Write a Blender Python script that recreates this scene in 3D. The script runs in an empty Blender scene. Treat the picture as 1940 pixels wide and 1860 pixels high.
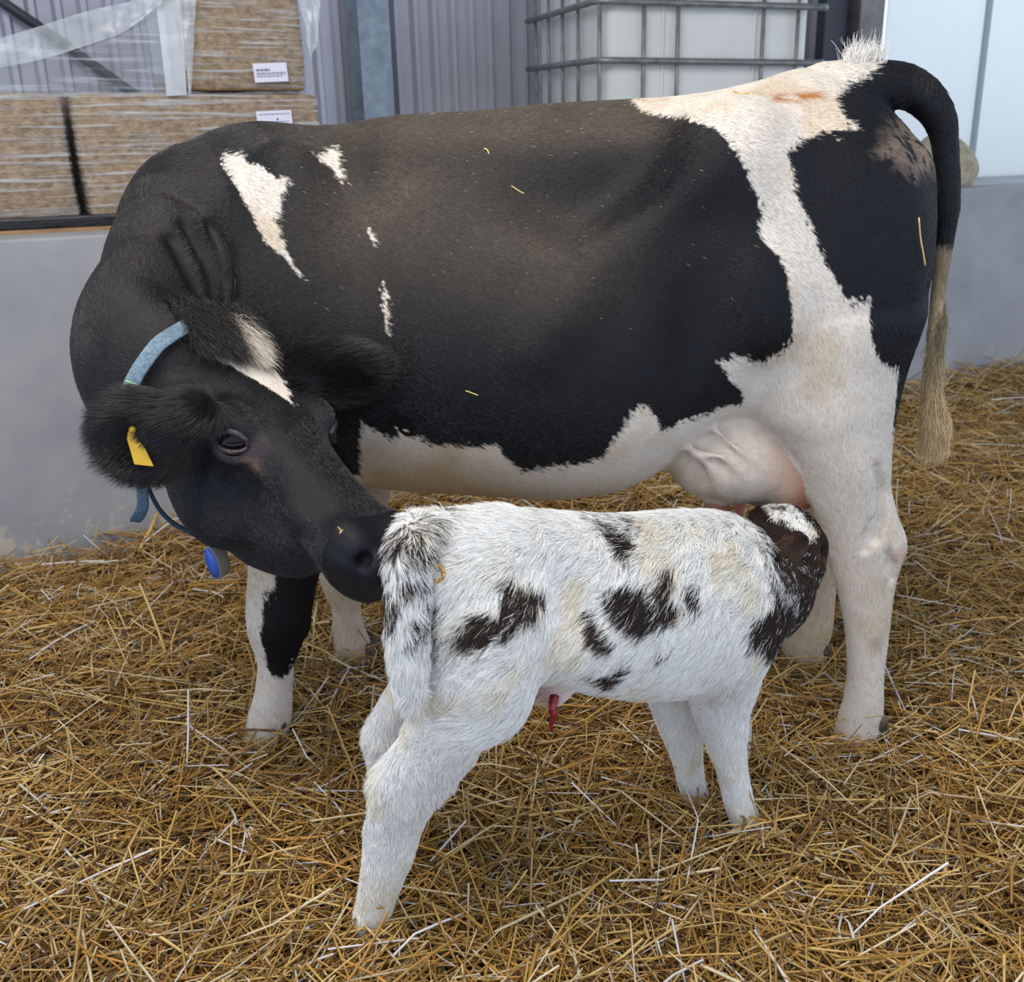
import bpy, bmesh, math, random, os
import numpy as np
from mathutils import Vector, Matrix
random.seed(7); RNG = np.random.default_rng(7)
SC = bpy.context.scene
COL = SC.collection

# ------------------------------------------------------------------ camera
F_PX, CX, CY, CAM_H, TILT = 2000.0, 1120.0, 930.0, 1.45, math.radians(20)
ct, st = math.cos(TILT), math.sin(TILT)
cam_d = bpy.data.cameras.new('camera'); cam = bpy.data.objects.new('camera', cam_d); COL.objects.link(cam)
cam.location = (0, 0, CAM_H); cam.rotation_euler = (math.radians(70), 0, 0)
cam_d.sensor_fit = 'HORIZONTAL'; cam_d.sensor_width = 36; cam_d.lens = 36 * F_PX / 1940
cam_d.shift_x = -(CX - 970) / 1940; cam_d.clip_start = .05; cam_d.clip_end = 200
cam_d.dof.use_dof = True; cam_d.dof.focus_distance = 2.15; cam_d.dof.aperture_fstop = 5.6
SC.camera = cam
SC.view_settings.view_transform = 'Standard'; SC.view_settings.look = 'None'
SC.view_settings.exposure = 0.12; SC.view_settings.gamma = 1.0
SC.view_settings.use_curve_mapping = False

# ------------------------------------------------------------------ world and light
W = bpy.data.worlds.new('sky'); SC.world = W; W.use_nodes = True
bg = W.node_tree.nodes['Background']; bg.inputs[0].default_value = (.70, .82, 1.0, 1); bg.inputs[1].default_value = 1.5
def area(name, loc, target, sx, sy, power, col):
    d = bpy.data.lights.new(name, 'AREA'); d.shape = 'RECTANGLE'; d.size = sx; d.size_y = sy; d.energy = power; d.color = col
    o = bpy.data.objects.new(name, d); COL.objects.link(o); o.location = loc
    o.rotation_euler = (Vector(target) - Vector(loc)).to_track_quat('-Z', 'Y').to_euler(); return o
area('fill_above', (-.8, 1.2, 3.3), (-.1, 2.3, .5), 2.4, 1.2, 80, (1, .94, .86))  # unseen lamp added overhead to shape the light on the animals

def at(px, py, Y):                      # a point of the photograph at depth Y -> world
    u = (px - CX) / F_PX; v = -(py - CY) / F_PX; t = Y / (ct + v * st)
    return np.array([u * t, Y, CAM_H + t * (v * ct - st)])
def mpp(py, Y):                         # metres per photograph pixel there
    v = -(py - CY) / F_PX
    return Y / (ct + v * st) / F_PX

# ------------------------------------------------------------------ object helpers
def tag(o, label=None, cat=None, group=None, kind=None):
    if label: o['label'] = label
    if cat: o['category'] = cat
    if group: o['group'] = group
    if kind: o['kind'] = kind
    return o
def empty(name, loc, label, cat, group=None, rz=0):
    o = bpy.data.objects.new(name, None); COL.objects.link(o); o.location = loc; o.rotation_euler[2] = rz
    o.empty_display_size = .05
    return tag(o, label, cat, group)
def link(name, me, mat=None, parent=None, smooth=True):
    o = bpy.data.objects.new(name, me); COL.objects.link(o)
    if mat: me.materials.append(mat)
    if parent is not None:
        o.parent = parent
        bpy.context.view_layer.update()
        o.matrix_parent_inverse = parent.matrix_world.inverted()
    if smooth and len(me.polygons): me.polygons.foreach_set('use_smooth', [True] * len(me.polygons))
    return o
def mesh_np(name, V, Fc):
    V = np.asarray(V, np.float32); Fc = np.asarray(Fc, np.int32); k = Fc.shape[1]
    me = bpy.data.meshes.new(name)
    me.vertices.add(len(V)); me.vertices.foreach_set('co', V.ravel())
    me.loops.add(Fc.size); me.loops.foreach_set('vertex_index', Fc.ravel())
    me.polygons.add(len(Fc)); me.polygons.foreach_set('loop_start', np.arange(len(Fc), dtype=np.int32) * k)
    try: me.polygons.foreach_set('loop_total', np.full(len(Fc), k, np.int32))
    except Exception: pass
    me.update(calc_edges=True); me.validate()
    return me
def set_col(me, name, C, dom='POINT'):
    C = np.c_[C, np.ones(len(C))].astype(np.float32) if C.shape[1] == 3 else C.astype(np.float32)
    a = me.attributes.new(name, 'FLOAT_COLOR', dom); a.data.foreach_set('color', C.ravel())

# ------------------------------------------------------------------ implicit modelling: fields, lofts, surface nets
class Field:
    def __init__(s, lo, hi, h):
        s.lo = np.array(lo, float); s.h = h
        s.n = np.ceil((np.array(hi) - s.lo) / h).astype(int) + 1
        s.a = np.full(s.n, .25, np.float32)
        s.ax = [s.lo[i] + h * np.arange(s.n[i]) for i in range(3)]
        s.prims = []
    def add(s, f, lo, hi, k=.03, sub=False, name=''):
        pad = k + 2 * s.h
        i0 = np.clip(np.floor((np.array(lo) - pad - s.lo) / s.h).astype(int), 0, s.n - 1)
        i1 = np.clip(np.ceil((np.array(hi) + pad - s.lo) / s.h).astype(int) + 1, 1, s.n)
        sl = tuple(slice(a, b) for a, b in zip(i0, i1))
        X = s.ax[0][sl[0]][:, None, None]; Y = s.ax[1][sl[1]][None, :, None]; Z = s.ax[2][sl[2]][None, None, :]
        d = f(X, Y, Z).astype(np.float32); A = s.a[sl]
        if sub:
            d = -d; h = np.maximum(k - np.abs(A - d), 0) / k; s.a[sl] = np.maximum(A, d) + h * h * k * .25
        else:
            h = np.maximum(k - np.abs(A - d), 0) / k; s.a[sl] = np.minimum(A, d) - h * h * k * .25
        if name: s.prims.append((name, f))
    def group_of(s, V, names):          # nearest named group for every vertex
        best = np.full(len(V), 9e9); lab = np.zeros(len(V), int)
        X, Y, Z = V[:, 0], V[:, 1], V[:, 2]
        for nm, f in s.prims:
            d = f(X, Y, Z); j = names.index(nm); m = d < best
            best[m] = d[m]; lab[m] = j
        return lab
    def nets(s):
        a = s.a; S_ = a < 0; nx, ny, nz = a.shape
        cs = np.zeros((nx-1, ny-1, nz-1), np.int8)
        for i in (0, 1):
            for j in (0, 1):
                for k in (0, 1): cs += S_[i:nx-1+i, j:ny-1+j, k:nz-1+k]
        act = (cs > 0) & (cs < 8); idx = np.argwhere(act)
        ids = np.full(act.shape, -1, np.int64); ids[act] = np.arange(len(idx))
        cor = np.stack([a[idx[:,0]+i, idx[:,1]+j, idx[:,2]+k] for i in (0,1) for j in (0,1) for k in (0,1)], 1).astype(float)
        offs = np.array([(i,j,k) for i in (0,1) for j in (0,1) for k in (0,1)], float)
        acc = np.zeros((len(idx), 3)); cnt = np.zeros(len(idx))
        for p in range(8):
            for q in range(p+1, 8):
                if np.abs(offs[p]-offs[q]).sum() != 1: continue
                A, B = cor[:, p], cor[:, q]; m = (A < 0) != (B < 0)
                t = np.where(m, A / np.where(m, A - B, 1), 0)
                acc[m] += offs[p] + t[m, None] * (offs[q]-offs[p]); cnt[m] += 1
        V = s.lo + s.h * (idx + acc / cnt[:, None])
        Q = []
        for ax in range(3):
            sl0 = [slice(1, -1)]*3; sl1 = [slice(1, -1)]*3
            sl0[ax] = slice(0, a.shape[ax]-1); sl1[ax] = slice(1, a.shape[ax])
            A = S_[tuple(sl0)]; B = S_[tuple(sl1)]
            e = np.argwhere(A != B); inside = A[tuple(e.T)]
            base = e.copy()
            for d in range(3):
                if d != ax: base[:, d] += 1
            u, v = [(1, 2), (2, 0), (0, 1)][ax]
            def cid(du, dv):
                c = base.copy(); c[:, u] -= du; c[:, v] -= dv
                return ids[c[:,0], c[:,1], c[:,2]]
            q = np.stack([cid(1,1), cid(0,1), cid(0,0), cid(1,0)], 1)
            q[~inside] = q[~inside][:, ::-1]
            Q.append(q)
        Q = np.concatenate(Q); Q = Q[(Q >= 0).all(1)]
        return V, Q
def smooth_mesh(V, Q, it, lam=.5, mask=None):
    e = np.concatenate([Q[:, [0,1]], Q[:, [1,2]], Q[:, [2,3]], Q[:, [3,0]]])
    n = len(V); cnt = np.bincount(e[:,0], minlength=n) + np.bincount(e[:,1], minlength=n)
    for i in range(it):
        f = lam if i % 2 == 0 else -lam * 1.02
        s = np.stack([np.bincount(e[:,0], V[e[:,1], d], n) + np.bincount(e[:,1], V[e[:,0], d], n) for d in range(3)], 1)
        dv = s / cnt[:, None] - V
        if mask is not None: dv *= mask[:, None]
        V = V + f * dv
    return V
def vnormals(V, Q):
    d1 = V[Q[:,2]] - V[Q[:,0]]; d2 = V[Q[:,3]] - V[Q[:,1]]; fn = np.cross(d1, d2)
    N = np.zeros_like(V)
    for j in range(4):
        for d in range(3): N[:, d] += np.bincount(Q[:, j], fn[:, d], len(V))
    return N / (np.linalg.norm(N, axis=1, keepdims=True) + 1e-12)
def pchip(x, y):                        # smooth monotone interpolation
    x = np.asarray(x, float); y = np.asarray(y, float)
    o = np.argsort(x); x = x[o]; y = y[o]
    h = np.diff(x); d = np.diff(y) / h; m = np.zeros(len(x)); m[0] = d[0]; m[-1] = d[-1]
    for i in range(1, len(x)-1):
        if d[i-1]*d[i] > 0:
            w1, w2 = 2*h[i]+h[i-1], h[i]+2*h[i-1]; m[i] = (w1+w2)/(w1/d[i-1]+w2/d[i])
    def f(t):
        t = np.clip(t, x[0], x[-1]); i = np.clip(np.searchsorted(x, t) - 1, 0, len(x)-2)
        u = (t - x[i]) / h[i]
        return ((1+2*u)*(1-u)**2*y[i] + u*(1-u)**2*h[i]*m[i] + u*u*(3-2*u)*y[i+1] + u*u*(u-1)*h[i]*m[i+1])
    return f
def ell(c, r, R=None):                  # ellipsoid; R rows are its axes
    c = np.array(c, float); r = np.array(r, float); m = r.min()
    def f(X, Y, Z):
        dx, dy, dz = X-c[0], Y-c[1], Z-c[2]
        if R is not None:
            dx, dy, dz = (R[i][0]*dx+R[i][1]*dy+R[i][2]*dz for i in range(3))
        q = np.sqrt((dx/r[0])**2+(dy/r[1])**2+(dz/r[2])**2)
        g = np.sqrt((dx/r[0]**2)**2+(dy/r[1]**2)**2+(dz/r[2]**2)**2) + 1e-9
        return q*(q-1)/g
    e = r.max() if R is not None else r
    return f, c - e, c + e
def tube(pts, rad, n=24, flat=None):    # tapered tube through points (Catmull-Rom)
    pts = np.array(pts, float); rad = np.array(rad, float); k = len(pts)
    Pp = np.vstack([2*pts[0]-pts[1], pts, 2*pts[-1]-pts[-2]]); out = []; rr = []
    for i in range(k-1):
        p0, p1, p2, p3 = Pp[i:i+4]; m = max(2, int(n/(k-1)))
        for j in range(m):
            t = j/m; out.append(.5*((2*p1)+(-p0+p2)*t+(2*p0-5*p1+4*p2-p3)*t*t+(-p0+3*p1-3*p2+p3)*t**3))
            tt = t*t*(3-2*t); rr.append(rad[i]*(1-tt)+rad[i+1]*tt)
    out.append(pts[-1]); rr.append(rad[-1]); out = np.array(out); rr = np.array(rr)
    def f(X, Y, Z):
        best = None
        for i in range(len(out)-1):
            a, b = out[i], out[i+1]; ab = b-a; L2 = ab@ab+1e-12
            t = np.clip(((X-a[0])*ab[0]+(Y-a[1])*ab[1]+(Z-a[2])*ab[2])/L2, 0, 1)
            dx, dy, dz = X-a[0]-t*ab[0], Y-a[1]-t*ab[1], Z-a[2]-t*ab[2]
            if flat is not None:
                w = dx*flat[0][0]+dy*flat[0][1]+dz*flat[0][2]; q = 1/flat[1]**2-1
                d = np.sqrt(dx*dx+dy*dy+dz*dz+q*w*w)-(rr[i]*(1-t)+rr[i+1]*t)
            else: d = np.sqrt(dx*dx+dy*dy+dz*dz)-(rr[i]*(1-t)+rr[i+1]*t)
            best = d if best is None else np.minimum(best, d)
        return best
    R = rr.max()*(flat[1] if flat is not None and flat[1] > 1 else 1)
    return f, out.min(0)-R, out.max(0)+R
def loft_z(rows, Yr=None):              # limb from silhouette rows (left px, right px, row px, depth Y, lateral radius)
    zs, xs, ys, rx, ry = [], [], [], [], []
    for xl, xr, py, Yd, r in rows:
        a, b = at(xl, py, Yd), at(xr, py, Yd)
        zs.append(a[2]); xs.append((a[0]+b[0])/2); rx.append((b[0]-a[0])/2); ys.append(Yd); ry.append(r)
    fx, fy, frx, fry = (pchip(zs, q) for q in (xs, ys, rx, ry)); z0, z1 = min(zs), max(zs)
    def f(X, Y, Z):
        a, b = frx(Z), fry(Z); mm = np.minimum(a, b)
        q = np.sqrt(((X-fx(Z))/a)**2+((Y-fy(Z))/b)**2)
        g = np.sqrt(((X-fx(Z))/a**2)**2+((Y-fy(Z))/b**2)**2)+1e-6
        d = np.where(q > .3, q*(q-1)/g, -mm*.7)
        e = np.maximum(z0-Z, Z-z1)
        return np.maximum(d, e)
    m = max(max(rx), max(ry))
    return f, np.array([min(xs)-m, min(ys)-m, z0]), np.array([max(xs)+m, max(ys)+m, z1])
def loft_h(o, d, st_, k=1.0):           # body along a horizontal axis; stations (s, top, bottom, half width, widest height, power above, power below, lateral shift)
    d = np.array(d, float); d /= np.linalg.norm(d); nrm = np.array([-d[1], d[0]])
    A = np.array(st_, float); f_ = [pchip(A[:,0], A[:,i]) for i in range(1, 8)]; s0, s1 = A[0,0], A[-1,0]
    def f(X, Y, Z):
        s = (X-o[0])*d[0]+(Y-o[1])*d[1]; l = (X-o[0])*nrm[0]+(Y-o[1])*nrm[1]
        zt, zb, w, zw, pt, pb, sh = (g(s) for g in f_)
        up = Z > zw
        h = np.where(up, zt-zw, zw-zb); p = np.where(up, pt, pb)
        dl = np.abs(l-sh)/w; dz = np.abs(Z-zw)/h
        q = (dl**p+dz**p)**(1/p)
        g = np.sqrt((dl/w)**2+(dz/h)**2)/np.maximum(np.sqrt(dl*dl+dz*dz), 1e-6)
        dd = (q-1)/np.maximum(g, 1e-6)
        return np.maximum(dd, np.maximum(s0-s, s-s1))
    e = [np.array([o[0]+d[0]*s, o[1]+d[1]*s]) for s in (s0, s1)]; w = A[:,3].max()
    lo = np.array([min(e[0][0], e[1][0])-w*abs(nrm[0])-.02, min(e[0][1], e[1][1])-w*abs(nrm[1])-.02, A[:,2].min()])
    hi = np.array([max(e[0][0], e[1][0])+w*abs(nrm[0])+.02, max(e[0][1], e[1][1])+w*abs(nrm[1])+.02, A[:,1].max()])
    return f, lo, hi
COW_WHITE = {
  'shoulder': [(-0.747, 1.365), (-0.726, 1.36), (-0.71, 1.365), (-0.694, 1.349), (-0.673, 1.341), (-0.656, 1.348), (-0.634, 1.331), (-0.61, 1.316), (-0.596, 1.326), (-0.594, 1.314), (-0.61, 1.275), (-0.614, 1.246), (-0.612, 1.217), (-0.6, 1.184), (-0.583, 1.154), (-0.569, 1.123), (-0.59, 1.154), (-0.607, 1.177), (-0.632, 1.191), (-0.651, 1.216), (-0.669, 1.251), (-0.698, 1.295), (-0.734, 1.33)],
  'wither': [(-0.547, 1.359), (-0.536, 1.37), (-0.522, 1.379), (-0.509, 1.355), (-0.505, 1.336), (-0.495, 1.311), (-0.496, 1.301), (-0.509, 1.321), (-0.526, 1.343), (-0.537, 1.347)],
  'fleck1': [(-0.44, 1.22), (-0.434, 1.218), (-0.423, 1.188), (-0.43, 1.188)],
  'fleck2': [(-0.412, 1.132), (-0.405, 1.098), (-0.405, 1.058), (-0.405, 1.017), (-0.412, 1.052), (-0.415, 1.092)],
  'band': [(0.077, 1.463), (0.101, 1.439), (0.146, 1.43), (0.191, 1.425), (0.228, 1.415), (0.261, 1.383), (0.287, 1.34), (0.3, 1.316), (0.321, 1.282), (0.321, 1.244), (0.326, 1.205), (0.355, 1.185), (0.376, 1.146), (0.39, 1.085), (0.399, 1.02), (0.378, 0.993), (0.339, 0.97), (0.296, 0.977), (0.246, 0.968), (0.268, 0.957), (0.28, 0.926), (0.312, 0.897), (0.317, 0.862), (0.276, 0.861), (0.23, 0.85), (0.14, 0.828), (0.134, 0.854), (0.111, 0.892), (0.079, 0.876), (0.069, 0.853), (0.032, 0.791), (0.022, 0.771), (-0.033, 0.752), (-0.099, 0.745), (-0.144, 0.732), (-0.175, 0.763), (-0.195, 0.802), (-0.239, 0.79), (-0.283, 0.794), (-0.339, 0.797), (-0.371, 0.812), (-0.398, 0.819), (-0.408, 0.803), (-0.439, 0.807), (-0.47, 0.836), (-0.478, 0.841), (-0.503, 0.696), (-0.439, 0.669), (0.088, 0.669), (0.199, 0.622), (0.42, 0.622), (0.475, 0.622), (0.63, 0.295), (0.556, 0.309), (0.527, 0.079), (0.695, 0.079), (0.669, 0.561), (0.663, 0.644), (0.648, 0.769), (0.636, 0.938), (0.603, 0.956), (0.583, 0.97), (0.56, 1.015), (0.553, 1.058), (0.551, 1.092), (0.515, 1.09), (0.499, 1.099), (0.486, 1.122), (0.463, 1.152), (0.433, 1.212), (0.416, 1.252), (0.383, 1.3), (0.387, 1.329), (0.37, 1.367), (0.416, 1.395), (0.449, 1.404), (0.524, 1.413), (0.494, 1.428), (0.487, 1.442), (0.488, 1.467), (0.521, 1.492), (0.562, 1.508), (0.587, 1.523), (0.594, 1.556), (0.527, 1.566)],
}
COW_FORELEG = [(-0.698, 0.527), (-0.704, 0.456), (-0.72, 0.423), (-0.738, 0.417), (-0.747, 0.343), (-0.758, 0.323), (-0.754, 0.273), (-0.756, 0.227), (-0.74, 0.2), (-0.719, 0.202), (-0.696, 0.223), (-0.66, 0.241), (-0.58, 0.317), (-0.539, 0.527)]
COW_BLAZE = [(-0.018, -0.086), (-0.007, -0.065), (0.005, -0.055), (0.034, -0.027), (0.064, 0.001), (0.11, 0.018), (0.145, 0.032), (0.096, 0.062), (0.042, 0.09), (-0.04, 0.132), (-0.069, 0.114), (-0.09, 0.088), (-0.06, 0.027), (-0.033, -0.035)]
CALF_DARK = {
  'thigh': [(-0.024, 0.677), (0.0, 0.696), (0.022, 0.704), (0.047, 0.706), (0.046, 0.727), (0.059, 0.741), (0.092, 0.741), (0.118, 0.722), (0.139, 0.705), (0.133, 0.691), (0.106, 0.698), (0.097, 0.682), (0.076, 0.675), (0.059, 0.659), (0.031, 0.662), (-0.002, 0.652), (-0.019, 0.658)],
  'thigh2': [(-0.031, 0.659), (-0.023, 0.656), (-0.027, 0.641), (-0.032, 0.644)],
  'loin': [(0.273, 0.763), (0.291, 0.757), (0.301, 0.751), (0.327, 0.747), (0.344, 0.734), (0.332, 0.729), (0.311, 0.725), (0.301, 0.714), (0.288, 0.72), (0.289, 0.734), (0.289, 0.748), (0.277, 0.758)],
  'spine': [(0.322, 0.771), (0.358, 0.773), (0.369, 0.745), (0.335, 0.75)],
  'main': [(0.251, 0.688), (0.277, 0.688), (0.313, 0.686), (0.325, 0.676), (0.329, 0.66), (0.341, 0.639), (0.349, 0.618), (0.329, 0.602), (0.3, 0.605), (0.279, 0.62), (0.262, 0.642), (0.252, 0.661)],
  'main2': [(0.36, 0.704), (0.384, 0.691), (0.376, 0.68), (0.365, 0.663), (0.376, 0.635), (0.375, 0.607), (0.347, 0.606), (0.333, 0.631), (0.336, 0.67), (0.354, 0.682)],
  'right': [(0.414, 0.666), (0.434, 0.639), (0.426, 0.623), (0.409, 0.621), (0.394, 0.64), (0.391, 0.654)],
  'dot': [(0.343, 0.566), (0.368, 0.559), (0.367, 0.547), (0.345, 0.541)],
  'rib': [(0.199, 0.65), (0.214, 0.648), (0.231, 0.659), (0.237, 0.644), (0.246, 0.621), (0.254, 0.591), (0.251, 0.577), (0.231, 0.584), (0.216, 0.61), (0.211, 0.631)],
  'low': [(0.221, 0.533), (0.25, 0.532), (0.268, 0.546), (0.28, 0.559), (0.3, 0.534), (0.28, 0.517), (0.268, 0.492), (0.237, 0.509)],
  'tailfold': [(-0.063, 0.663), (-0.06, 0.705), (-0.055, 0.742), (-0.047, 0.739), (-0.041, 0.726), (-0.05, 0.699), (-0.047, 0.688), (-0.052, 0.659), (-0.057, 0.619)],
}
CALF_NECK = [(0.652, 0.685), (0.593, 0.67), (0.609, 0.636), (0.598, 0.609), (0.584, 0.591), (0.552, 0.57), (0.541, 0.545), (0.551, 0.517), (0.58, 0.493), (0.716, 0.378), (0.88, 0.378), (0.849, 0.773), (0.632, 0.773)]
# ------------------------------------------------------------------ the cow
HO = np.array([-.689, 1.955, .957])     # head frame: origin between the ears, axes forward / left / up
HA = np.array([.719, -.613, -.328]); HL = np.array([.601, .785, -.150]); HN = np.array([.349, -.089, .933])
HA /= np.linalg.norm(HA); HL -= HL@HA*HA; HL /= np.linalg.norm(HL); HN = np.cross(HA, HL); HN *= np.sign(HN[2])
HR = [HA, HL, HN]
def hp(a, l, n): return HO + a*HA + l*HL + n*HN
def eye_frame(sg):                      # outward, lengthwise and upward axes of an eye
    n = -HL*.80+HA*.50+HN*.20; n /= np.linalg.norm(n); a = np.array([.94, .05, -.26]); a -= a@n*n; a /= np.linalg.norm(a); u = np.cross(n, a); u *= np.sign(u[2])
    if sg > 0: n, a, u = (v-2*(v@HL)*HL for v in (n, a, u))
    return n, a, u
def build_cow():
    f = Field((-1.20, 1.40, -.06), (.98, 2.86, 1.66), .0056)
    def add(p, k=.03, sub=False, name=''): f.add(*p, k=k, sub=sub, name=name)
    SY = 2.38
    # trunk
    tr = [(-.90, 1.24, .80, .06, 1.00, 2, 2), (-.86, 1.32, .72, .15, 1.0, 2, 2), (-.79, 1.385, .66, .215, .98, 1.9, 2), (-.70, 1.408, .635, .25, .96, 1.8, 2.1),
          (-.55, 1.414, .618, .275, .95, 1.75, 2.2), (-.40, 1.434, .605, .305, .95, 1.75, 2.2), (-.25, 1.441, .60, .33, .94, 1.8, 2.2),
          (-.10, 1.455, .59, .345, .94, 1.85, 2.2), (.05, 1.463, .61, .35, .96, 1.9, 2.2), (.15, 1.468, .655, .345, 1.0, 2, 2.1),
          (.25, 1.479, .72, .33, 1.08, 2.2, 2), (.35, 1.500, .78, .305, 1.15, 2.3, 2), (.45, 1.525, .80, .275, 1.15, 2.0, 2),
          (.55, 1.505, .83, .24, 1.15, 1.9, 2), (.65, 1.428, .89, .20, 1.15, 1.9, 2), (.695, 1.380, .99, .16, 1.17, 1.9, 2), (.722, 1.345, 1.09, .11, 1.2, 1.9, 2), (.742, 1.30, 1.17, .035, 1.23, 2, 2)]
    add(loft_h((0, SY), (1, 0), [t+(0,) for t in tr]), k=.02, name='trunk')
    # haunch, hip, pin and tailhead
    add(ell(at(1365, 292, 2.17), (.085, .05, .08)), k=.14, name='trunk')
    add(ell(at(1365, 292, 2.17)*[1, 0, 1]+[0, 2*SY-2.17, 0], (.085, .05, .08)), k=.14, name='trunk')
    for Yd, nm in ((2.215, 'hindnear'), (2*SY-2.215, 'hindfar')):
        z = at(1590, 545, 2.2)
        add(ell((z[0], Yd, z[2]), (.175, .12, .31)), k=.10, name=nm)
        z = at(1455, 610, 2.2); add(ell((z[0], Yd+(.01 if Yd < SY else -.01), z[2]), (.10, .085, .16)), k=.10, name=nm)
    add(ell(at(1716, 325, 2.30), (.05, .045, .055)), k=.04, name='trunk'); add(ell(at(1716, 325, 2.46), (.05, .045, .055)), k=.04, name='trunk')
    # hollow of the flank and behind the shoulder
    add(ell(at(1125, 335, 2.125), (.17, .06, .10)), k=.10, sub=True)
    add(tube([at(1390,285,2.135), at(1330,335,2.142), at(1260,395,2.150), at(1200,445,2.14), at(1150,495,2.118), at(1080,585,2.082), at(1020,655,2.072)], [.035,.035,.034,.032,.03,.024,.012], 18), k=.10, name='trunk')
    add(ell(at(1445, 575, 2.10), (.065, .045, .10)), k=.07, name='hindnear')
    add(ell(at(600, 420, 2.03), (.05, .05, .16)), k=.12, sub=True)
    add(ell(at(1325, 610, 2.025), (.045, .05, .16)), k=.09, sub=True)
    # legs
    add(loft_z([(1520,1690,480,2.32,.03),(1450,1738,600,2.22,.115),(1425,1707,700,2.21,.105),(1440,1697,780,2.2,.095),(1478,1690,830,2.2,.085),(1512,1687,880,2.2,.077),(1532,1688,930,2.2,.066),
        (1546,1702,980,2.2,.057),(1556,1715,1015,2.2,.053),(1563,1717,1040,2.2,.05),(1571,1708,1065,2.2,.046),(1578,1700,1090,2.2,.043),(1589,1692,1130,2.2,.039),
        (1599,1686,1180,2.2,.036),(1604,1680,1230,2.2,.035),(1605,1674,1280,2.2,.037),(1600,1673,1320,2.2,.043),(1591,1672,1350,2.2,.046),(1582,1668,1380,2.2,.046),(1574,1668,1420,2.2,.05)]), k=.05, name='hindnear')
    add(loft_z([(1520,1690,480,2.44,.03),(1430,1680,600,2.54,.115),(1420,1660,750,2.55,.10),(1450,1630,850,2.56,.08),(1478,1618,940,2.56,.062),(1494,1612,1000,2.56,.052),(1500,1602,1040,2.56,.047),(1502,1590,1080,2.56,.041),
        (1503,1583,1120,2.56,.036),(1497,1580,1160,2.56,.036),(1488,1576,1195,2.56,.043),(1482,1568,1225,2.56,.046),(1476,1562,1275,2.56,.05)]), k=.04, name='hindfar')
    add(loft_z([(540,620,440,2.33,.03),(490,665,560,2.22,.06),(480,685,700,2.19,.085),(472,684,800,2.19,.085),(467,672,880,2.19,.078),(468,650,960,2.2,.068),(470,622,1040,2.2,.058),(471,605,1085,2.2,.052),
        (468,595,1130,2.2,.05),(467,590,1160,2.2,.05),(469,587,1190,2.2,.047),(476,574,1215,2.2,.041),(485,564,1240,2.2,.036),(489,556,1265,2.2,.034),(485,553,1300,2.2,.037),(478,553,1330,2.2,.044),
        (470,551,1360,2.2,.046),(461,545,1390,2.2,.046),(452,540,1430,2.2,.05)]), k=.05, name='frontnear')
    add(loft_z([(560,760,700,2.54,.08),(575,750,850,2.56,.075),(590,735,960,2.56,.062),(598,722,1040,2.56,.052),(605,705,1090,2.56,.048),(618,688,1125,2.56,.044),(630,683,1157,2.56,.037),
        (632,690,1190,2.56,.040),(634,704,1228,2.56,.046),(635,710,1290,2.56,.05)]), k=.04, name='frontfar')
    add(tube([at(1658,885,2.142), at(1666,935,2.160), at(1666,980,2.160), at(1660,1020,2.156)], [.004,.009,.009,.004], 12), k=.025, sub=True)
    add(tube([at(1650,985,2.155), at(1643,1015,2.152), at(1640,1040,2.152)], [.003,.007,.003], 8), k=.02, sub=True)
    add(tube([at(1680,1045,2.163), at(1685,1070,2.166), at(1690,1095,2.172)], [.003,.008,.003], 8), k=.02, sub=True)
    # shoulder blade and point of the shoulder
    add(ell(at(560, 500, 2.20), (.10, .075, .24)), k=.12, name='trunk')
    add(ell(at(470, 640, 2.19), (.11, .08, .15)), k=.10, name='trunk')
    # udder, navel fold, teats
    add(ell(at(1385, 858, 2.29), (.150, .135, .115)), k=.035, name='udder')
    add(ell(at(1480, 870, 2.34), (.115, .15, .13)), k=.03, name='udder')
    for ve in ([(1285,838,2.17),(1320,862,2.155),(1350,895,2.16),(1372,930,2.185)], [(1350,812,2.17),(1395,850,2.15),(1440,880,2.165),(1462,915,2.19)], [(1320,862,2.155),(1370,868,2.147),(1420,905,2.165)]):
        add(tube([at(*v)+[0, .005, 0] for v in ve], [.0038]*len(ve), 12), k=.024, name='udder')
    add(ell(at(1205, 872, 2.28), (.035, .022, .026)), k=.03, name='trunk')
    for px, py, Yd in ((1355, 962, 2.24), (1462, 978, 2.27), (1400, 955, 2.44), (1490, 965, 2.46)):
        a = at(px, py-22, Yd); b = at(px+2, py+14, Yd)
        add(tube([a, b], [.024, .012], 4), k=.02, name='teat')
    # tail
    tl = [(1560,168,46),(1625,163,48),(1690,162,43),(1727,169,39),(1759,192,35),(1781,227,30),(1789,262,25),(1793,300,23),(1795,340,23),(1795,390,23),(1791,440,18),(1784,500,15),(1777,560,13),(1771,620,12),(1765,690,10),(1768,760,8)]
    add(tube([at(a, b, 2.37) for a, b, c_ in tl], [c_*mpp(b, 2.37) for a, b, c_ in tl], 40), k=.012, name='tail')
    # neck: bends to the left, towards the camera and back
    nk = [(490,495,2.36,.185),(395,495,2.31,.172),(345,535,2.22,.142),(305,605,2.11,.125),(268,678,2.01,.122),(312,735,1.95,.112),(380,790,1.93,.10)]
    add(tube([at(a, b, c_) for a, b, c_, r in nk], [r for a, b, c_, r in nk], 40, flat=((0, 0, 1), 1.42)), k=.07, name='neck')
    add(tube([at(270,690,2.2), at(318,810,2.15), at(385,925,2.14)], [.12,.07,.045], 12), k=.08, name='neck')   # brisket and dewlap
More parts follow.
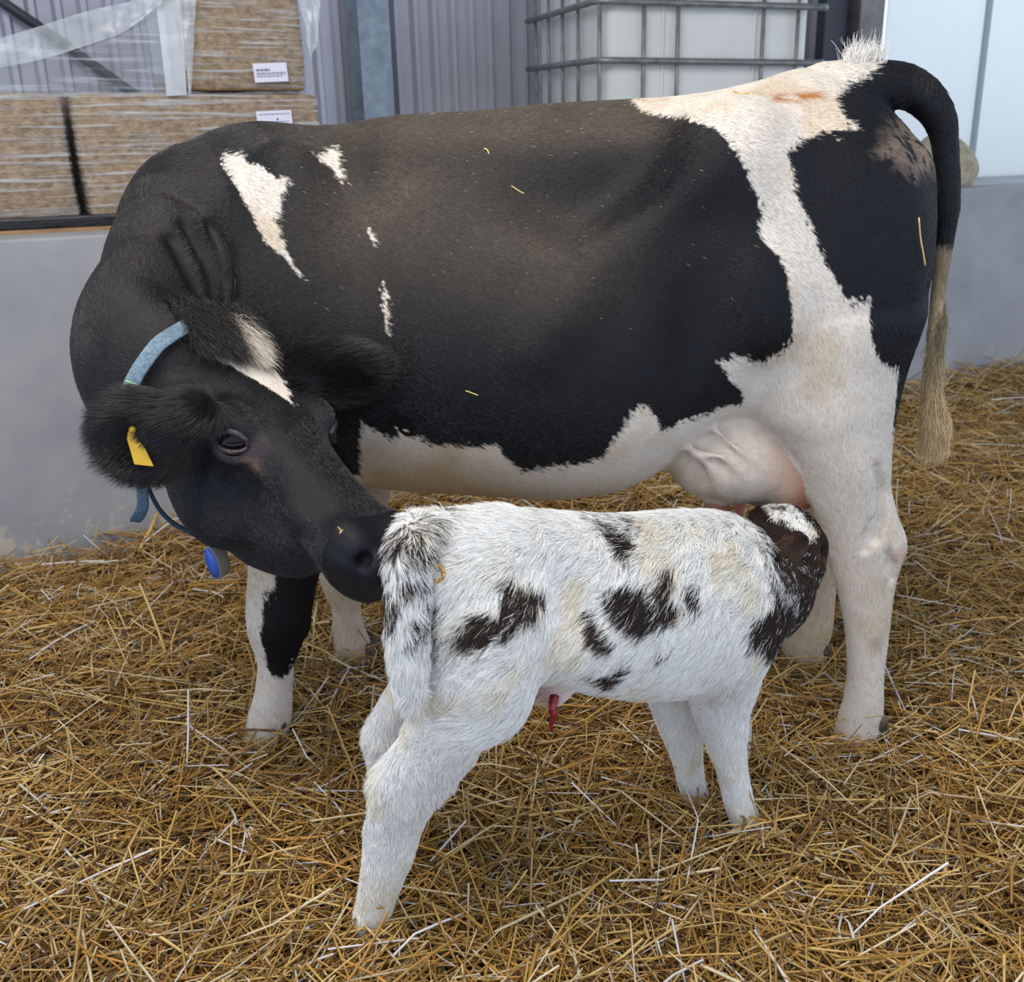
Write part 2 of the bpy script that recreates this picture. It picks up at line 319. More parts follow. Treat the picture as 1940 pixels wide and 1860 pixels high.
    # skin folds between neck and shoulder
    for fo in (((352,430,2.12),(378,475,2.11),(398,515,2.10),(408,575,2.082)), ((325,455,2.087),(352,500,2.068),(372,545,2.06),(382,590,2.045)), ((398,430,2.15),(418,470,2.13),(428,520,2.116),(432,580,2.10))):
        add(tube([at(a, b, c_+.001) for a, b, c_ in fo], [.004,.011,.012,.006], 12), k=.03, sub=True)
    # head
    hs = [(-.10,-.02,-.14,.03),(-.07,.035,-.18,.07),(-.02,.05,-.215,.098),(.05,.045,-.262,.110),(.12,.038,-.285,.112),(.18,.030,-.290,.104),(.25,.014,-.272,.088),
          (.32,0,-.236,.074),(.39,-.010,-.176,.066),(.44,-.018,-.158,.067),(.49,-.034,-.152,.065),(.525,-.055,-.138,.052),(.55,-.085,-.105,.02)]
    A = np.array(hs); g = [pchip(A[:,0], A[:,i]) for i in (1,2,3)]
    def hf(X, Y, Z):
        dx, dy, dz = X-HO[0], Y-HO[1], Z-HO[2]
        a, l, n = (dx*v[0]+dy*v[1]+dz*v[2] for v in HR)
        t, b, w = (q(a) for q in g); zc = t-(t-b)*.38; up = n > zc
        h = np.where(up, t-zc, zc-b); p = np.where(up, 2.5, 2.0); ww = w*np.where(up, 1, 1-.22*np.clip((zc-n)/h, 0, 1))
        dl = np.abs(l)/ww; dn = np.abs(n-zc)/h; q = (dl**p+dn**p)**(1/p)
        gg = np.sqrt((dl/ww)**2+(dn/h)**2)/np.maximum(np.sqrt(dl*dl+dn*dn), 1e-6)
        return np.maximum((q-1)/np.maximum(gg, 1e-6), np.maximum(-.10-a, a-.55))
    cs = np.array([hp(a, l, n) for a in (-.1,.58) for l in (-.12,.12) for n in (-.24,.06)])
    add((hf, cs.min(0), cs.max(0)), k=.035, name='head')
    def hell(a, l, n, r, k=.02, sub=False, tilt=None):
        add(ell(hp(a, l, n), r, HR if tilt is None else tilt), k=k, sub=sub, name='' if sub else 'head')
    hell(-.105, 0, .048, (.06,.075,.052), .05)                    # poll
    for sg in (-1, 1):
        hell(.145, sg*.096, .012, (.050,.026,.024), .04)       # brow
        hell(.175, sg*.098, -.045, (.045,.025,.022), .03)       # lower lid
        add(ell(hp(.17, sg*.088, -.018)+eye_frame(sg)[0]*.040, (.036, .029, .016), [eye_frame(sg)[1], eye_frame(sg)[2], eye_frame(sg)[0]]), k=.012, sub=True) # eye socket
        hell(.30, sg*.072, -.06, (.10,.02,.014), .04)           # cheek bone ridge
        hell(.12, sg*.082, -.18, (.10,.035,.075), .05)           # masseter
        hell(.465, sg*.050, -.060, (.045,.030,.038), .03)        # nostril wing
        hell(.43, sg*.050, -.095, (.06,.028,.03), .03)          # upper lip
        hell(.514, sg*.056, -.058, (.015,.022,.017), .007, True)
        hell(.39, sg*.074, -.130, (.085,.013,.006), .012, True) # mouth line
        hell(.24, sg*.092, -.10, (.07,.02,.05), .05, True)      # hollow in front of the cheek
    hell(.455, 0, -.140, (.06,.048,.033), .03)                   # chin
    hell(.530, 0, -.065, (.02,.045,.03), .03)
    # ears
    def ear(base, mid, tip, up, w, th, openn):
        base, mid, tip = map(np.array, (base, mid, tip)); ax = tip-base; L = np.linalg.norm(ax); ax /= L
        o_ = np.array(openn, float); o_ -= o_@ax*ax; o_ /= np.linalg.norm(o_); sd = np.cross(ax, o_)
        R = [ax, sd, o_]; c0 = base+ax*L*.52
        add(ell(c0, (L*.52, w, th), R), k=.02, name='ear')
        add(ell(c0+o_*(th*1.0)+ax*L*.03, (L*.36, w*.66, th*1.0), R), k=.012, sub=True)
        add(tube([base-ax*.03, base+ax*.05], [.035, .03], 4), k=.03, name='ear')
    ear(at(348, 795, 1.76), hp(0,-.15,0), at(196, 856, 1.745), 0, .082, .036, (.15, -.95, -.08))
    add(tube([hp(.005,-.08,-.03), at(330, 790, 1.765)], [.05, .035], 5), k=.03, name='head')
    ear(hp(.0,.10,-.02), hp(0,.15,0), at(722, 690, 2.02), 0, .066, .034, (.1, -.9, -.2))
    V, Q = f.nets(); V = smooth_mesh(V, Q, 6)
    names = ['trunk','hindnear','hindfar','frontnear','frontfar','udder','teat','tail','neck','head','ear']
    return V, Q, f.group_of(V, names), names

# ------------------------------------------------------------------ the calf
CO = np.array([-.24, 1.60]); CD = np.array([.6, .33]); CD /= np.linalg.norm(CD)
def build_calf():
    f = Field((-.62, 1.34, -.06), (.62, 2.36, 1.0), .005)
    def add(p, k=.03, sub=False, name=''): f.add(*p, k=k, sub=sub, name=name)
    def axis_s(px):
        s = 0.
        for _ in range(30):
            x, y = CO + s*CD; d = y*ct + .85*st; g = CX + F_PX*x/d
            s += (px-g)*d/F_PX/.75
        return s
    S_ = []
    for px, yt, yb, w in ((772,1040,1130,.03),(785,1008,1200,.065),(812,994,1260,.092),(860,983,1296,.112),(930,978,1296,.122),(1020,979,1296,.128),(1100,985,1312,.132),
                          (1180,988,1322,.136),(1250,984,1322,.136),(1310,979,1315,.130),(1370,984,1290,.118),(1415,1004,1250,.100),(1442,1045,1200,.07),(1456,1090,1160,.03)):
        s = axis_s(px); Y = CO[1]+s*CD[1]; zt = at(px, yt, Y)[2]; zb = at(px, yb, Y-.04)[2]
        S_.append((s, zt, zb, w, zb+(zt-zb)*.48, 2.1, 2.1, 0))
    add(loft_h(CO, CD, S_), k=.02, name='trunk')
    add(ell(at(1370, 1150, 1.85), (.09, .07, .12)), k=.08, name='trunk')                    # shoulder
    add(ell(at(1100, 1120, 1.565), (.05, .04, .07)), k=.09, sub=True)                      # flank
    add(loft_z([(860,950,1000,1.66,.02),(815,1000,1100,1.59,.055),(812,1004,1150,1.57,.075),(814,1005,1210,1.56,.082),(812,1008,1260,1.555,.082),(806,1006,1310,1.555,.075),(788,985,1355,1.55,.065),(764,918,1400,1.55,.054),
        (735,888,1440,1.55,.046),(709,866,1470,1.55,.041),(705,842,1500,1.55,.038),(703,815,1530,1.555,.036),(698,795,1570,1.56,.034),(692,780,1620,1.56,.031),(685,760,1670,1.565,.031),
        (677,742,1720,1.57,.034),(671,731,1755,1.57,.034),(668,728,1795,1.57,.034)]), k=.05, name='hindnear')
    add(loft_z([(770,900,1200,1.68,.06),(748,880,1290,1.69,.055),(726,850,1335,1.70,.045),(702,820,1370,1.71,.04),(696,790,1395,1.71,.037),(700,778,1425,1.71,.034),(706,768,1470,1.71,.03),
        (704,764,1540,1.71,.03),(700,758,1610,1.715,.032),(696,754,1680,1.72,.034)]), k=.04, name='hindfar')
    add(loft_z([(1290,1436,1230,1.85,.065),(1300,1432,1290,1.86,.055),(1316,1416,1340,1.865,.045),(1334,1412,1380,1.87,.04),(1346,1410,1420,1.87,.037),(1357,1412,1450,1.87,.035),(1368,1419,1490,1.87,.03),
        (1378,1429,1530,1.87,.033),(1388,1442,1565,1.87,.034),(1393,1447,1600,1.87,.034)]), k=.05, name='frontnear')
    add(loft_z([(1215,1350,1260,1.96,.06),(1232,1338,1320,1.965,.05),(1250,1330,1375,1.965,.042),(1267,1328,1415,1.965,.036),(1280,1329,1455,1.965,.03),(1290,1337,1495,1.965,.031),
        (1297,1344,1520,1.965,.034),(1300,1346,1560,1.965,.034)]), k=.05, name='frontfar')
    add(tube([at(1390,1130,1.90), at(1440,1125,1.95), at(1492,1085,2.03), at(1515,1040,2.08)], [.115,.095,.062,.05], 20), k=.03, name='neck')
    hd = tube([at(1518,1035,2.07), at(1495,1012,2.10), at(1470,1000,2.14), at(1450,992,2.19), at(1447,988,2.225)], [.052,.060,.050,.038,.030], 20)
    add(hd, k=.02, name='head')
    for b, t, o_, w in ((at(1524,1022,2.00), at(1476,1052,1.935), (.30,-.9,.25), .027), (at(1538,1030,2.06), at(1553,1078,2.02), (.7,-.6,.1), .020)):
        ax = t-b; L = np.linalg.norm(ax); ax /= L; o_ = np.array(o_); o_ = o_-o_@ax*ax; o_ /= np.linalg.norm(o_); R = [ax, np.cross(ax, o_), o_]
        add(ell(b+ax*L*.5, (L*.56, w, .018), R), k=.015, name='ear'); add(ell(b+ax*L*.5+o_*.017, (L*.38, w*.6, .016), R), k=.01, sub=True)
    tl = [(835,1010,1.60,34),(795,1014,1.545,36),(776,1048,1.505,36),(774,1100,1.49,34),(772,1170,1.48,33),(772,1240,1.475,30),(778,1300,1.475,22),(787,1352,1.475,8)]
    add(tube([at(a, b, y) for a, b, y, r in tl], [r*mpp(b, y) for a, b, y, r in tl], 32), k=.015, name='tail')
    add(ell(at(1050, 1300, 1.66), (.032, .025, .016)), k=.03, name='trunk')
    V, Q = f.nets(); V = smooth_mesh(V, Q, 6)
    names = ['trunk','hindnear','hindfar','frontnear','frontfar','udder','teat','tail','neck','head','ear']
    return V, Q, f.group_of(V, names), names
# ------------------------------------------------------------------ materials
def lin(*c): return tuple(((v/255+.055)/1.055)**2.4 if v/255 > .04045 else v/255/12.92 for v in c)
class N:
    def __init__(s, name):
        s.m = bpy.data.materials.new(name); s.m.use_nodes = True; s.t = s.m.node_tree; s.b = s.t.nodes['Principled BSDF']
        s.out = s.t.nodes['Material Output']
    def n(s, typ, **k):
        x = s.t.nodes.new('ShaderNode'+typ)
        for a, v in k.items():
            if hasattr(x, a): setattr(x, a, v)
            else: x.inputs[a.replace('_', ' ')].default_value = v
        return x
    def l(s, a, b): s.t.links.new(a, b)
    def set(s, **k):
        for a, v in k.items(): s.b.inputs[a.replace('_', ' ')].default_value = v
        return s
def c4(c): return (*c[:3], 1)
def mat_plain(name, c, rough=.6, metal=0., spec=.5, **k):
    q = N(name); q.set(Base_Color=c4(c), Roughness=rough, Metallic=metal); q.b.inputs['Specular IOR Level'].default_value = spec
    for a, v in k.items(): q.b.inputs[a.replace('_', ' ')].default_value = v
    return q.m
def mat_noise(name, c1, c2, scale=8, rough=.7, bump=.2, detail=8, c3=None, s3=2., stretch=(1,1,1), lo=.35, hi=.65, metal=0., bscale=None, bdist=.01):
    q = N(name); tc = q.n('TexCoord'); mp = q.n('Mapping'); mp.inputs['Scale'].default_value = stretch; q.l(tc.outputs['Object'], mp.inputs[0])
    nz = q.n('TexNoise', Scale=scale, Detail=detail, Roughness=.65); q.l(mp.outputs[0], nz.inputs['Vector'])
    r = q.n('ValToRGB'); r.color_ramp.elements[0].position = lo; r.color_ramp.elements[1].position = hi
    r.color_ramp.elements[0].color = c4(c1); r.color_ramp.elements[1].color = c4(c2); q.l(nz.outputs[0], r.inputs[0]); col = r.outputs[0]
    if c3:
        n2 = q.n('TexNoise', Scale=s3, Detail=6, Roughness=.7); q.l(mp.outputs[0], n2.inputs['Vector'])
        r2 = q.n('ValToRGB'); r2.color_ramp.elements[0].position = .55; r2.color_ramp.elements[1].position = .72; q.l(n2.outputs[0], r2.inputs[0])
        mx = q.n('MixRGB'); q.l(r2.outputs[0], mx.inputs[0]); q.l(col, mx.inputs[1]); mx.inputs[2].default_value = c4(c3); col = mx.outputs[0]
    q.l(col, q.b.inputs['Base Color']); q.set(Roughness=rough, Metallic=metal)
    if bump:
        bn = q.n('TexNoise', Scale=bscale or scale*2, Detail=6); q.l(mp.outputs[0], bn.inputs['Vector'])
        bp = q.n('Bump', Strength=bump, Distance=bdist); q.l(bn.outputs[0], bp.inputs['Height']); q.l(bp.outputs[0], q.b.inputs['Normal'])
    return q.m
def mat_attr(name, rough=.6, spec=.4, bump=0, bscale=120, attr='col', sheen=0.):
    q = N(name); a = q.n('Attribute', attribute_name=attr); q.l(a.outputs['Color'], q.b.inputs['Base Color']); q.set(Roughness=rough)
    q.b.inputs['Specular IOR Level'].default_value = spec; q.b.inputs['Sheen Weight'].default_value = sheen
    if bump:
        tc = q.n('TexCoord'); mp = q.n('Mapping'); mp.inputs['Scale'].default_value = (1, 1, .35); q.l(tc.outputs['Object'], mp.inputs[0])
        bn = q.n('TexNoise', Scale=bscale, Detail=5); q.l(mp.outputs[0], bn.inputs['Vector'])
        bp = q.n('Bump', Strength=bump, Distance=.004); q.l(bn.outputs[0], bp.inputs['Height']); q.l(bp.outputs[0], q.b.inputs['Normal'])
    return q.m
M_skin = mat_attr('coat_skin', .62, .25, .35, 160)
M_fur = mat_attr('fur_strands', .36, .6)
M_furw = mat_attr('calf_fur_strands', .55, .3)
M_hoof = mat_noise('hoof_horn', lin(58,50,44), lin(104,92,80), 40, .6, .2)
M_eye = mat_plain('eye_wet', lin(16,11,10), .07, 0, .22)

# ------------------------------------------------------------------ noise and patch helpers
def vnoise(Pt, sc, seed=0):
    p = Pt*sc + seed*17.3; i = np.floor(p).astype(np.int64); f = p-i; f = f*f*(3-2*f); r = np.zeros(len(p))
    for dx in (0, 1):
        for dy in (0, 1):
            for dz in (0, 1):
                h = ((i[:,0]+dx)*374761393 + (i[:,1]+dy)*668265263 + (i[:,2]+dz)*2147483647 + seed*974711) & 0xffffffff
                h = ((h ^ (h >> 13))*1274126177) & 0xffffffff; h = (h ^ (h >> 16)) & 0xffff
                r += h/65535.*np.where(dx, f[:,0], 1-f[:,0])*np.where(dy, f[:,1], 1-f[:,1])*np.where(dz, f[:,2], 1-f[:,2])
    return r
def fbm(Pt, sc, seed=0, o=3): return sum(vnoise(Pt, sc*2**k, seed+k)*.5**k for k in range(o))/(2-2*.5**o)
def inpoly(u, v, poly):
    p = np.array(poly); ins = np.zeros(len(u), bool); lo, hi = p.min(0), p.max(0)
    m = (u >= lo[0]) & (u <= hi[0]) & (v >= lo[1]) & (v <= hi[1]); uu, vv = u[m], v[m]; r = np.zeros(len(uu), bool); j = len(p)-1
    for i in range(len(p)):
        (x0, y0), (x1, y1) = p[i], p[j]
        if y0 != y1: r ^= ((y0 > vv) != (y1 > vv)) & (uu < (x1-x0)*(vv-y0)/(y1-y0)+x0)
        j = i
    ins[m] = r; return ins
def sstep(a, b, x): t = np.clip((x-a)/(b-a), 0, 1); return t*t*(3-2*t)
GN = ['trunk','hindnear','hindfar','frontnear','frontfar','udder','teat','tail','neck','head','ear']
g_ = {n: i for i, n in enumerate(GN)}

def cow_color(Pt, G, jit=0.):
    n = len(Pt); J = RNG.normal(0, 1, (n, 3))*jit; spk = (vnoise(Pt*[1, 1, .6], 230, 1)-.5)*.030*(.3+1.4*vnoise(Pt, 25, 5))
    hd_ = np.where((np.isin(G, [1, 3]) | (Pt[:,2] < .9))[:,None], np.array([.1, 0, -1.]), np.array([.75, 0, -.6])); q = Pt+J+hd_*spk[:,None]; x, y, z = q.T
    tr = np.isin(G, [g_['trunk'], g_['hindnear'], g_['tail'], g_['neck']])
    white = np.zeros(n, bool)
    for k, pl in COW_WHITE.items():
        w = inpoly(x, z, pl)
        if k != 'band': w &= Pt[:,1] < 2.38
        white |= w & tr
    white |= tr & (x > -.545) & (z < .692) & (G == g_['trunk'])
    white |= (G == g_['hindnear']) & (z < .80)
    white |= np.isin(G, [g_['hindfar'], g_['frontfar'], g_['udder'], g_['teat']])
    white[(G == g_['frontfar']) & (z > .75)] = False
    white[G == g_['neck']] &= Pt[G == g_['neck'], 0] > -.76
    fn = G == g_['frontnear']; white |= fn & (z < .53) & ~inpoly(x, z, COW_FORELEG)
    a, l = (q-HO)@HA, (q-HO)@HL; hd = (G == g_['head']) | ((G == g_['neck']) & (a > -.2) & (np.abs(l) < .15))
    white |= hd & inpoly(a, l, COW_BLAZE) & ((Pt-HO)@HN > -.03)
    tl = (G == g_['tail']) & (Pt[:,0] > .62) & (z < 1.165); white[tl] = True
    # colours
    f1 = fbm(Pt, 9, 3)[:,None]; f2 = fbm(Pt, 40, 8)[:,None]; f3 = fbm(Pt, 5, 21)
    blk = np.array(lin(13,14,20))*(.75+.5*f2)
    X, Y, Z = Pt.T
    bl = lambda cx, cz, rx, rz: np.exp(-((X-cx)/rx)**2-((Z-cz)/rz)**2)
    dust = .75*sstep(1.34, 1.42, Z)*sstep(-.75, -.45, X)*sstep(.24, .10, X)+.60*bl(-.40, 1.31, .10, .09)+.40*bl(-.50, 1.20, .09, .14)+.34*bl(-.12, 1.18, .20, .13)+.25*bl(-.25, 1.25, .35, .16)
    dust *= (.25+1.1*f3)*(1-.9*bl(.05, 1.30, .19, .06))*(1-.8*bl(-.45, 1.33, .035, .05))*(G != g_['head'])
    dust += .10*sstep(.75, 1.2, Z)*(G == g_['neck'])
    dust = np.clip(dust, 0, 1)[:,None]*(.55+.8*(fbm(Pt, 150, 4, 2)[:,None]))
    blk = blk*(1-dust)+np.array(lin(112,98,80))*dust*.62+blk*dust*.38
    cru = sstep(.060, .02, np.hypot((X-.66)*.60, (Z-1.375))*.8+.035*(f2[:,0]-.5))*(G != g_['tail'])*(X < .76)
    cru = (cru*(fbm(Pt, 60, 31) > .42))[:,None]
    blk = blk*(1-.85*cru)+np.array(lin(148,128,112))*.85*cru*(.6+.8*fbm(Pt, 130, 33, 2)[:,None])
    wht = np.array(lin(226,216,204))*(.86+.20*f1)*(.94+.1*f2)
    leg = np.isin(G, [g_['hindnear'], g_['hindfar'], g_['frontnear'], g_['frontfar']])
    dirt_bounce = (sstep(.5, .75, f1[:,0])*.5*(leg | (G == g_['trunk'])) + .65*(G == g_['hindfar']) + .5*(G == g_['frontfar']))[:,None]
    dirt_bounce = np.clip(dirt_bounce + .5*(sstep(.73, .62, Z)*(G == g_['trunk'])*(X < .1))[:,None] + .6*(sstep(.84, .70, Z)*sstep(-.05, -.30, X)*(G == g_['trunk']))[:,None], 0, 1)  # paints warm bounce from the straw into the low chest and belly
    wht = wht*(1-dirt_bounce)+np.array(lin(196,172,138))*dirt_bounce
    spot = np.exp(-(((X-.655)/.014)**2+((Z-.287)/.018)**2))*(G == g_['hindnear'])
    wht = wht*(1-.55*spot[:,None])+np.array(lin(150,148,142))*.55*spot[:,None]
    rust = (np.exp(-((Z-1.468-.06*(X-.40))/.007)**2)*sstep(.33,.37,X)*sstep(.47,.44,X)*(G == g_['trunk'])*(Y < 2.4)*(f2[:,0] > .38))[:,None]
    wht = wht*(1-rust)+np.array(lin(176,112,52))*rust
    ud = (G == g_['udder']); back = sstep(.36, .48, X+.10*(f1[:,0]-.5))[:,None]
    udc = np.array(lin(226,211,195))*(1-back)+np.array(lin(206,150,118))*back
    udc = udc*(.70+.45*f2)*(.85+.3*f1)
    wht[ud] = udc[ud]; wht[G == g_['teat']] = lin(205,140,132)
    tw = (G == g_['tail']); tc_ = np.array(lin(150,132,108))*(1-sstep(1.12,.95,Z))[:,None]+np.array(lin(214,190,150))*sstep(1.12,.95,Z)[:,None]
    wht[tw & (X > .62)] = tc_[tw & (X > .62)]
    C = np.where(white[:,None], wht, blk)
    # skin round the eyes, nose leather
    eye = np.exp(-((a-.175)/.042)**2-(((Pt-HO)@HN+.02)/.030)**2)*(np.abs((Pt-HO)@HL) > .06)*hd
    C = C*(1-.6*eye[:,None])+np.array(lin(112,96,100))*.6*eye[:,None]
    cor = np.exp(-((a-.218)/.014)**2-(((Pt-HO)@HN+.040)/.012)**2)*(np.abs(l) > .06)*hd
    C = C*(1-.6*cor[:,None])+np.array(lin(150,120,98))*.6*cor[:,None]
    nose = sstep(.44, .49, a)*(G == g_['head']); C = C*(1-.6*nose[:,None])+np.array(lin(30,31,38))*.6*nose[:,None]
    inn = (G == g_['ear'])
    C[inn] = np.array(lin(26,22,22))*(.8+.4*f2[inn])+np.array(lin(70,50,38))*.5*sstep(.5, .75, f1[inn])
    tag_ = (G == g_['hindnear']) & (np.hypot(X-.69, Z-.51) < .022)
    C[tag_] = C[tag_]*.5+np.array(lin(214,170,160))*.5
    return C, white
def calf_s(Pt): return (Pt[:,:2]-CO)@CD
def calf_color(Pt, G, jit=0.):
    n = len(Pt); J = RNG.normal(0, 1, (n, 3))*jit; wob = np.c_[vnoise(Pt, 60, 2), vnoise(Pt, 60, 6), vnoise(Pt, 60, 7)]*.016-.008
    q = Pt+J+wob; s = (q[:,:2]-CO)@CD; z = q[:,2]
    near = (Pt[:,:2]-CO)@np.array([-CD[1], CD[0]]) < .03
    dark = np.zeros(n, bool); body = np.isin(G, [g_['trunk'], g_['hindnear'], g_['frontnear']])
    for pl in CALF_DARK.values(): dark |= inpoly(s, z, pl) & body & near
    ms = sstep(.33, .62, fbm(Pt, 55, 41))
    neck = (np.isin(G, [g_['trunk'], g_['neck'], g_['frontnear']]) & inpoly(s, z, CALF_NECK)) | np.isin(G, [g_['neck'], g_['head'], g_['ear']])
    dark |= neck
    tb = (G == g_['tail']) | ((G == g_['trunk']) & (s < -.04)); tbz = sstep(.66, .72, Pt[:,2])*sstep(.86,.82,Pt[:,2])
    dark |= tb & (RNG.random(n) < tbz*sstep(.42,.60, fbm(Pt*[1,1,.5], 48, 51))*.8)
    rnd = RNG.random(n)
    dark[dark & ~neck & (rnd < .07)] = False
    dark[neck & (rnd < .045) & np.isin(G, [g_['neck'], g_['trunk']])] = False
    def near_line(a, b, r):
        a, b = a[[0, 2]], b[[0, 2]]; p = q[:, [0, 2]]; t = np.clip(((p-a)@(b-a))/((b-a)@(b-a)), 0, 1); return np.linalg.norm(p-a-t[:,None]*(b-a), axis=1) < r
    ln = near_line(at(1430,1003,1.97), at(1472,1070,1.97), .006) | near_line(at(1472,1070,1.97), at(1500,1112,1.97), .006)
    dark[ln & neck & (rnd < .55) & np.isin(G, [g_['neck'], g_['trunk']])] = False
    a = np.array([.9, .2, .5]); hq = Pt-at(1512, 985, 2.09)
    star = (G == g_['head']) & (near_line(at(1462,967,2.12), at(1495,968,2.10), .008) | near_line(at(1495,968,2.10), at(1532,1000,2.07), .011))
    dark[star] = False
    f1 = fbm(Pt, 14, 61)[:,None]; f2 = fbm(Pt, 60, 62)[:,None]
    w = np.array(lin(250,247,242))*(.95+.08*f2); yl = sstep(.52, .75, f1)*.5
    w = w*(1-yl)+np.array(lin(238,222,190))*yl
    d = np.array(lin(54,40,34))*(.55+.9*f2)
    ie = (G == g_['ear'])[:,None]; d = d*(1-.5*ie)+np.array(lin(92,64,46))*.5*ie*f2*2
    C = np.where(dark[:,None], d, w)
    nav = np.exp(-np.sum((Pt-at(1052, 1312, 1.63))**2, 1)/.038**2)[:,None]
    C = C*(1-.55*nav)+np.array(lin(214,150,145))*.55*nav
    return C, dark

# ------------------------------------------------------------------ fur
def grow(name, V, Q, NV, G, weight, count, length, direction, color, radius, parent, mat, lift=.5, pts=4, seed=1, wave=.25, wsc=45., sel=None):
    rng = np.random.default_rng(seed)
    d1 = V[Q[:,2]]-V[Q[:,0]]; d2 = V[Q[:,3]]-V[Q[:,1]]; ar = np.linalg.norm(np.cross(d1, d2), axis=1)*.5
    w = ar*weight[Q].mean(1); w /= w.sum(); qi = np.sort(rng.choice(len(Q), count, p=w)); q = Q[qi]
    u, v = rng.random((count, 1)), rng.random((count, 1))
    bl = lambda A: (A[q[:,0]]*(1-u)+A[q[:,1]]*u)*(1-v)+(A[q[:,3]]*(1-u)+A[q[:,2]]*u)*v
    R = bl(V); Nn = bl(NV); Nn /= np.linalg.norm(Nn, axis=1, keepdims=True)+1e-9; g = G[q[:,0]]
    D = direction(R, g, Nn); D = D+wave*(np.c_[vnoise(R, wsc, 11), vnoise(R, wsc, 12), vnoise(R, wsc, 13)]-.5)*2+rng.normal(0, .10, (count, 3))
    D -= (D*Nn).sum(1, keepdims=True)*Nn; D /= np.linalg.norm(D, axis=1, keepdims=True)+1e-9
    L = length(R, g)*(.65+.6*rng.random(count)); lf = lift(R, g)[:,None] if callable(lift) else lift
    lf = lf*(.7+.6*rng.random((count, 1)))
    t = np.linspace(0, 1, pts)[None,:,None]; L_ = L[:,None,None]
    C = color(R, g)
    Pp = R[:,None]-Nn[:,None]*.0008+L_*(D[:,None]*(t*.85+.15*t*t)+Nn[:,None]*(lf[:,None]*(t-.55*t*t)))
    hc = bpy.data.hair_curves.new(name); hc.add_curves([pts]*count)
    hc.attributes['position'].data.foreach_set('vector', Pp.astype(np.float32).ravel())
    rad = (radius*np.array([1, .9, .65, .25] if pts == 4 else np.linspace(1, .2, pts))[None]*np.ones((count, 1))).astype(np.float32)
    at_ = hc.attributes.get('radius') or hc.attributes.new('radius', 'FLOAT', 'POINT'); at_.data.foreach_set('value', rad.ravel())
    ca = hc.attributes.new('col', 'FLOAT_COLOR', 'CURVE'); vr = .82+.36*rng.random((count, 1))
    ca.data.foreach_set('color', np.c_[np.clip(C*vr, 0, 1), np.ones(count)].astype(np.float32).ravel())
    hc.materials.append(mat); o = bpy.data.objects.new(name, hc); COL.objects.link(o); o.parent = parent
    o.matrix_parent_inverse = parent.matrix_world.inverted(); o['kind'] = 'stuff'
    return o
# ------------------------------------------------------------------ mesh helpers
def hoof_mesh(name, size, fwd, mat, parent, loc):      # two claws with a cleft, toe forwards
    bm = bmesh.new(); f = Vector((fwd[0], fwd[1], 0)).normalized(); s = Vector((-f.y, f.x, 0))
    for sg in (-1, 1):
        rows = []
        for h, r, off in ((-.045, 1.0, .18), (0, 1.0, .10), (.035, .86, -.02), (.062, .70, -.12)):
            ring = []
            for k in range(12):
                a = 2*math.pi*k/12; x = math.cos(a)*(.060 if math.cos(a) > 0 else .042)*r; y = math.sin(a)*.026*r
                if y*sg < 0: y *= .72
                p = f*((x+off*.1)*size)+s*((y+sg*.027)*size)+Vector((0, 0, h*size)); ring.append(bm.verts.new(p))
            rows.append(ring)
        for r0, r1 in zip(rows[:-1], rows[1:]):
            for k in range(12): bm.faces.new((r0[k], r0[(k+1) % 12], r1[(k+1) % 12], r1[k]))
        bm.faces.new(rows[0][::-1]); bm.faces.new(rows[-1])
    bmesh.ops.recalc_face_normals(bm, faces=bm.faces)
    me = bpy.data.meshes.new(name); bm.to_mesh(me); bm.free()
    for v in me.vertices: v.co += Vector(loc)
    return link(name, me, mat, parent)
def sphere(name, loc, r, mat, parent=None, seg=24, squash=(1,1,1)):
    bm = bmesh.new(); bmesh.ops.create_uvsphere(bm, u_segments=seg, v_segments=seg//2, radius=1)
    for v in bm.verts: v.co = Vector((v.co.x*r*squash[0], v.co.y*r*squash[1], v.co.z*r*squash[2]))+Vector(loc)
    me = bpy.data.meshes.new(name); bm.to_mesh(me); bm.free(); return link(name, me, mat, parent)
def tube_mesh(name, pts, rad, mat, parent=None, seg=8, flat=1.0, side=None, caps=True):   # swept tube or ribbon
    pts = [Vector(p) for p in pts]; rad = rad if hasattr(rad, '__len__') else [rad]*len(pts); bm = bmesh.new(); prev = None
    for i, p in enumerate(pts):
        t = (pts[min(i+1, len(pts)-1)]-pts[max(i-1, 0)]).normalized()
        sd = Vector(side[i] if isinstance(side, list) else side) if side is not None else (Vector((0, 0, 1)) if abs(t.z) < .9 else Vector((1, 0, 0)))
        sd = (sd-t*sd.dot(t)).normalized(); o2 = t.cross(sd)
        ring = [bm.verts.new(p+sd*math.cos(2*math.pi*k/seg)*rad[i]+o2*math.sin(2*math.pi*k/seg)*rad[i]*flat) for k in range(seg)]
        if prev:
            for k in range(seg): bm.faces.new((prev[k], prev[(k+1) % seg], ring[(k+1) % seg], ring[k]))
        elif caps: bm.faces.new(ring[::-1])
        prev = ring
    if caps: bm.faces.new(prev)
    bmesh.ops.recalc_face_normals(bm, faces=bm.faces)
    me = bpy.data.meshes.new(name); bm.to_mesh(me); bm.free(); return link(name, me, mat, parent)
def spline(pts, n):
    pts = np.array(pts, float); Pp = np.vstack([2*pts[0]-pts[1], pts, 2*pts[-1]-pts[-2]]); out = []
    for i in range(len(pts)-1):
        p0, p1, p2, p3 = Pp[i:i+4]
        for j in range(n):
            t = j/n; out.append(.5*((2*p1)+(-p0+p2)*t+(2*p0-5*p1+4*p2-p3)*t*t+(-p0+3*p1-3*p2+p3)*t**3))
    return np.array(out+[pts[-1]])

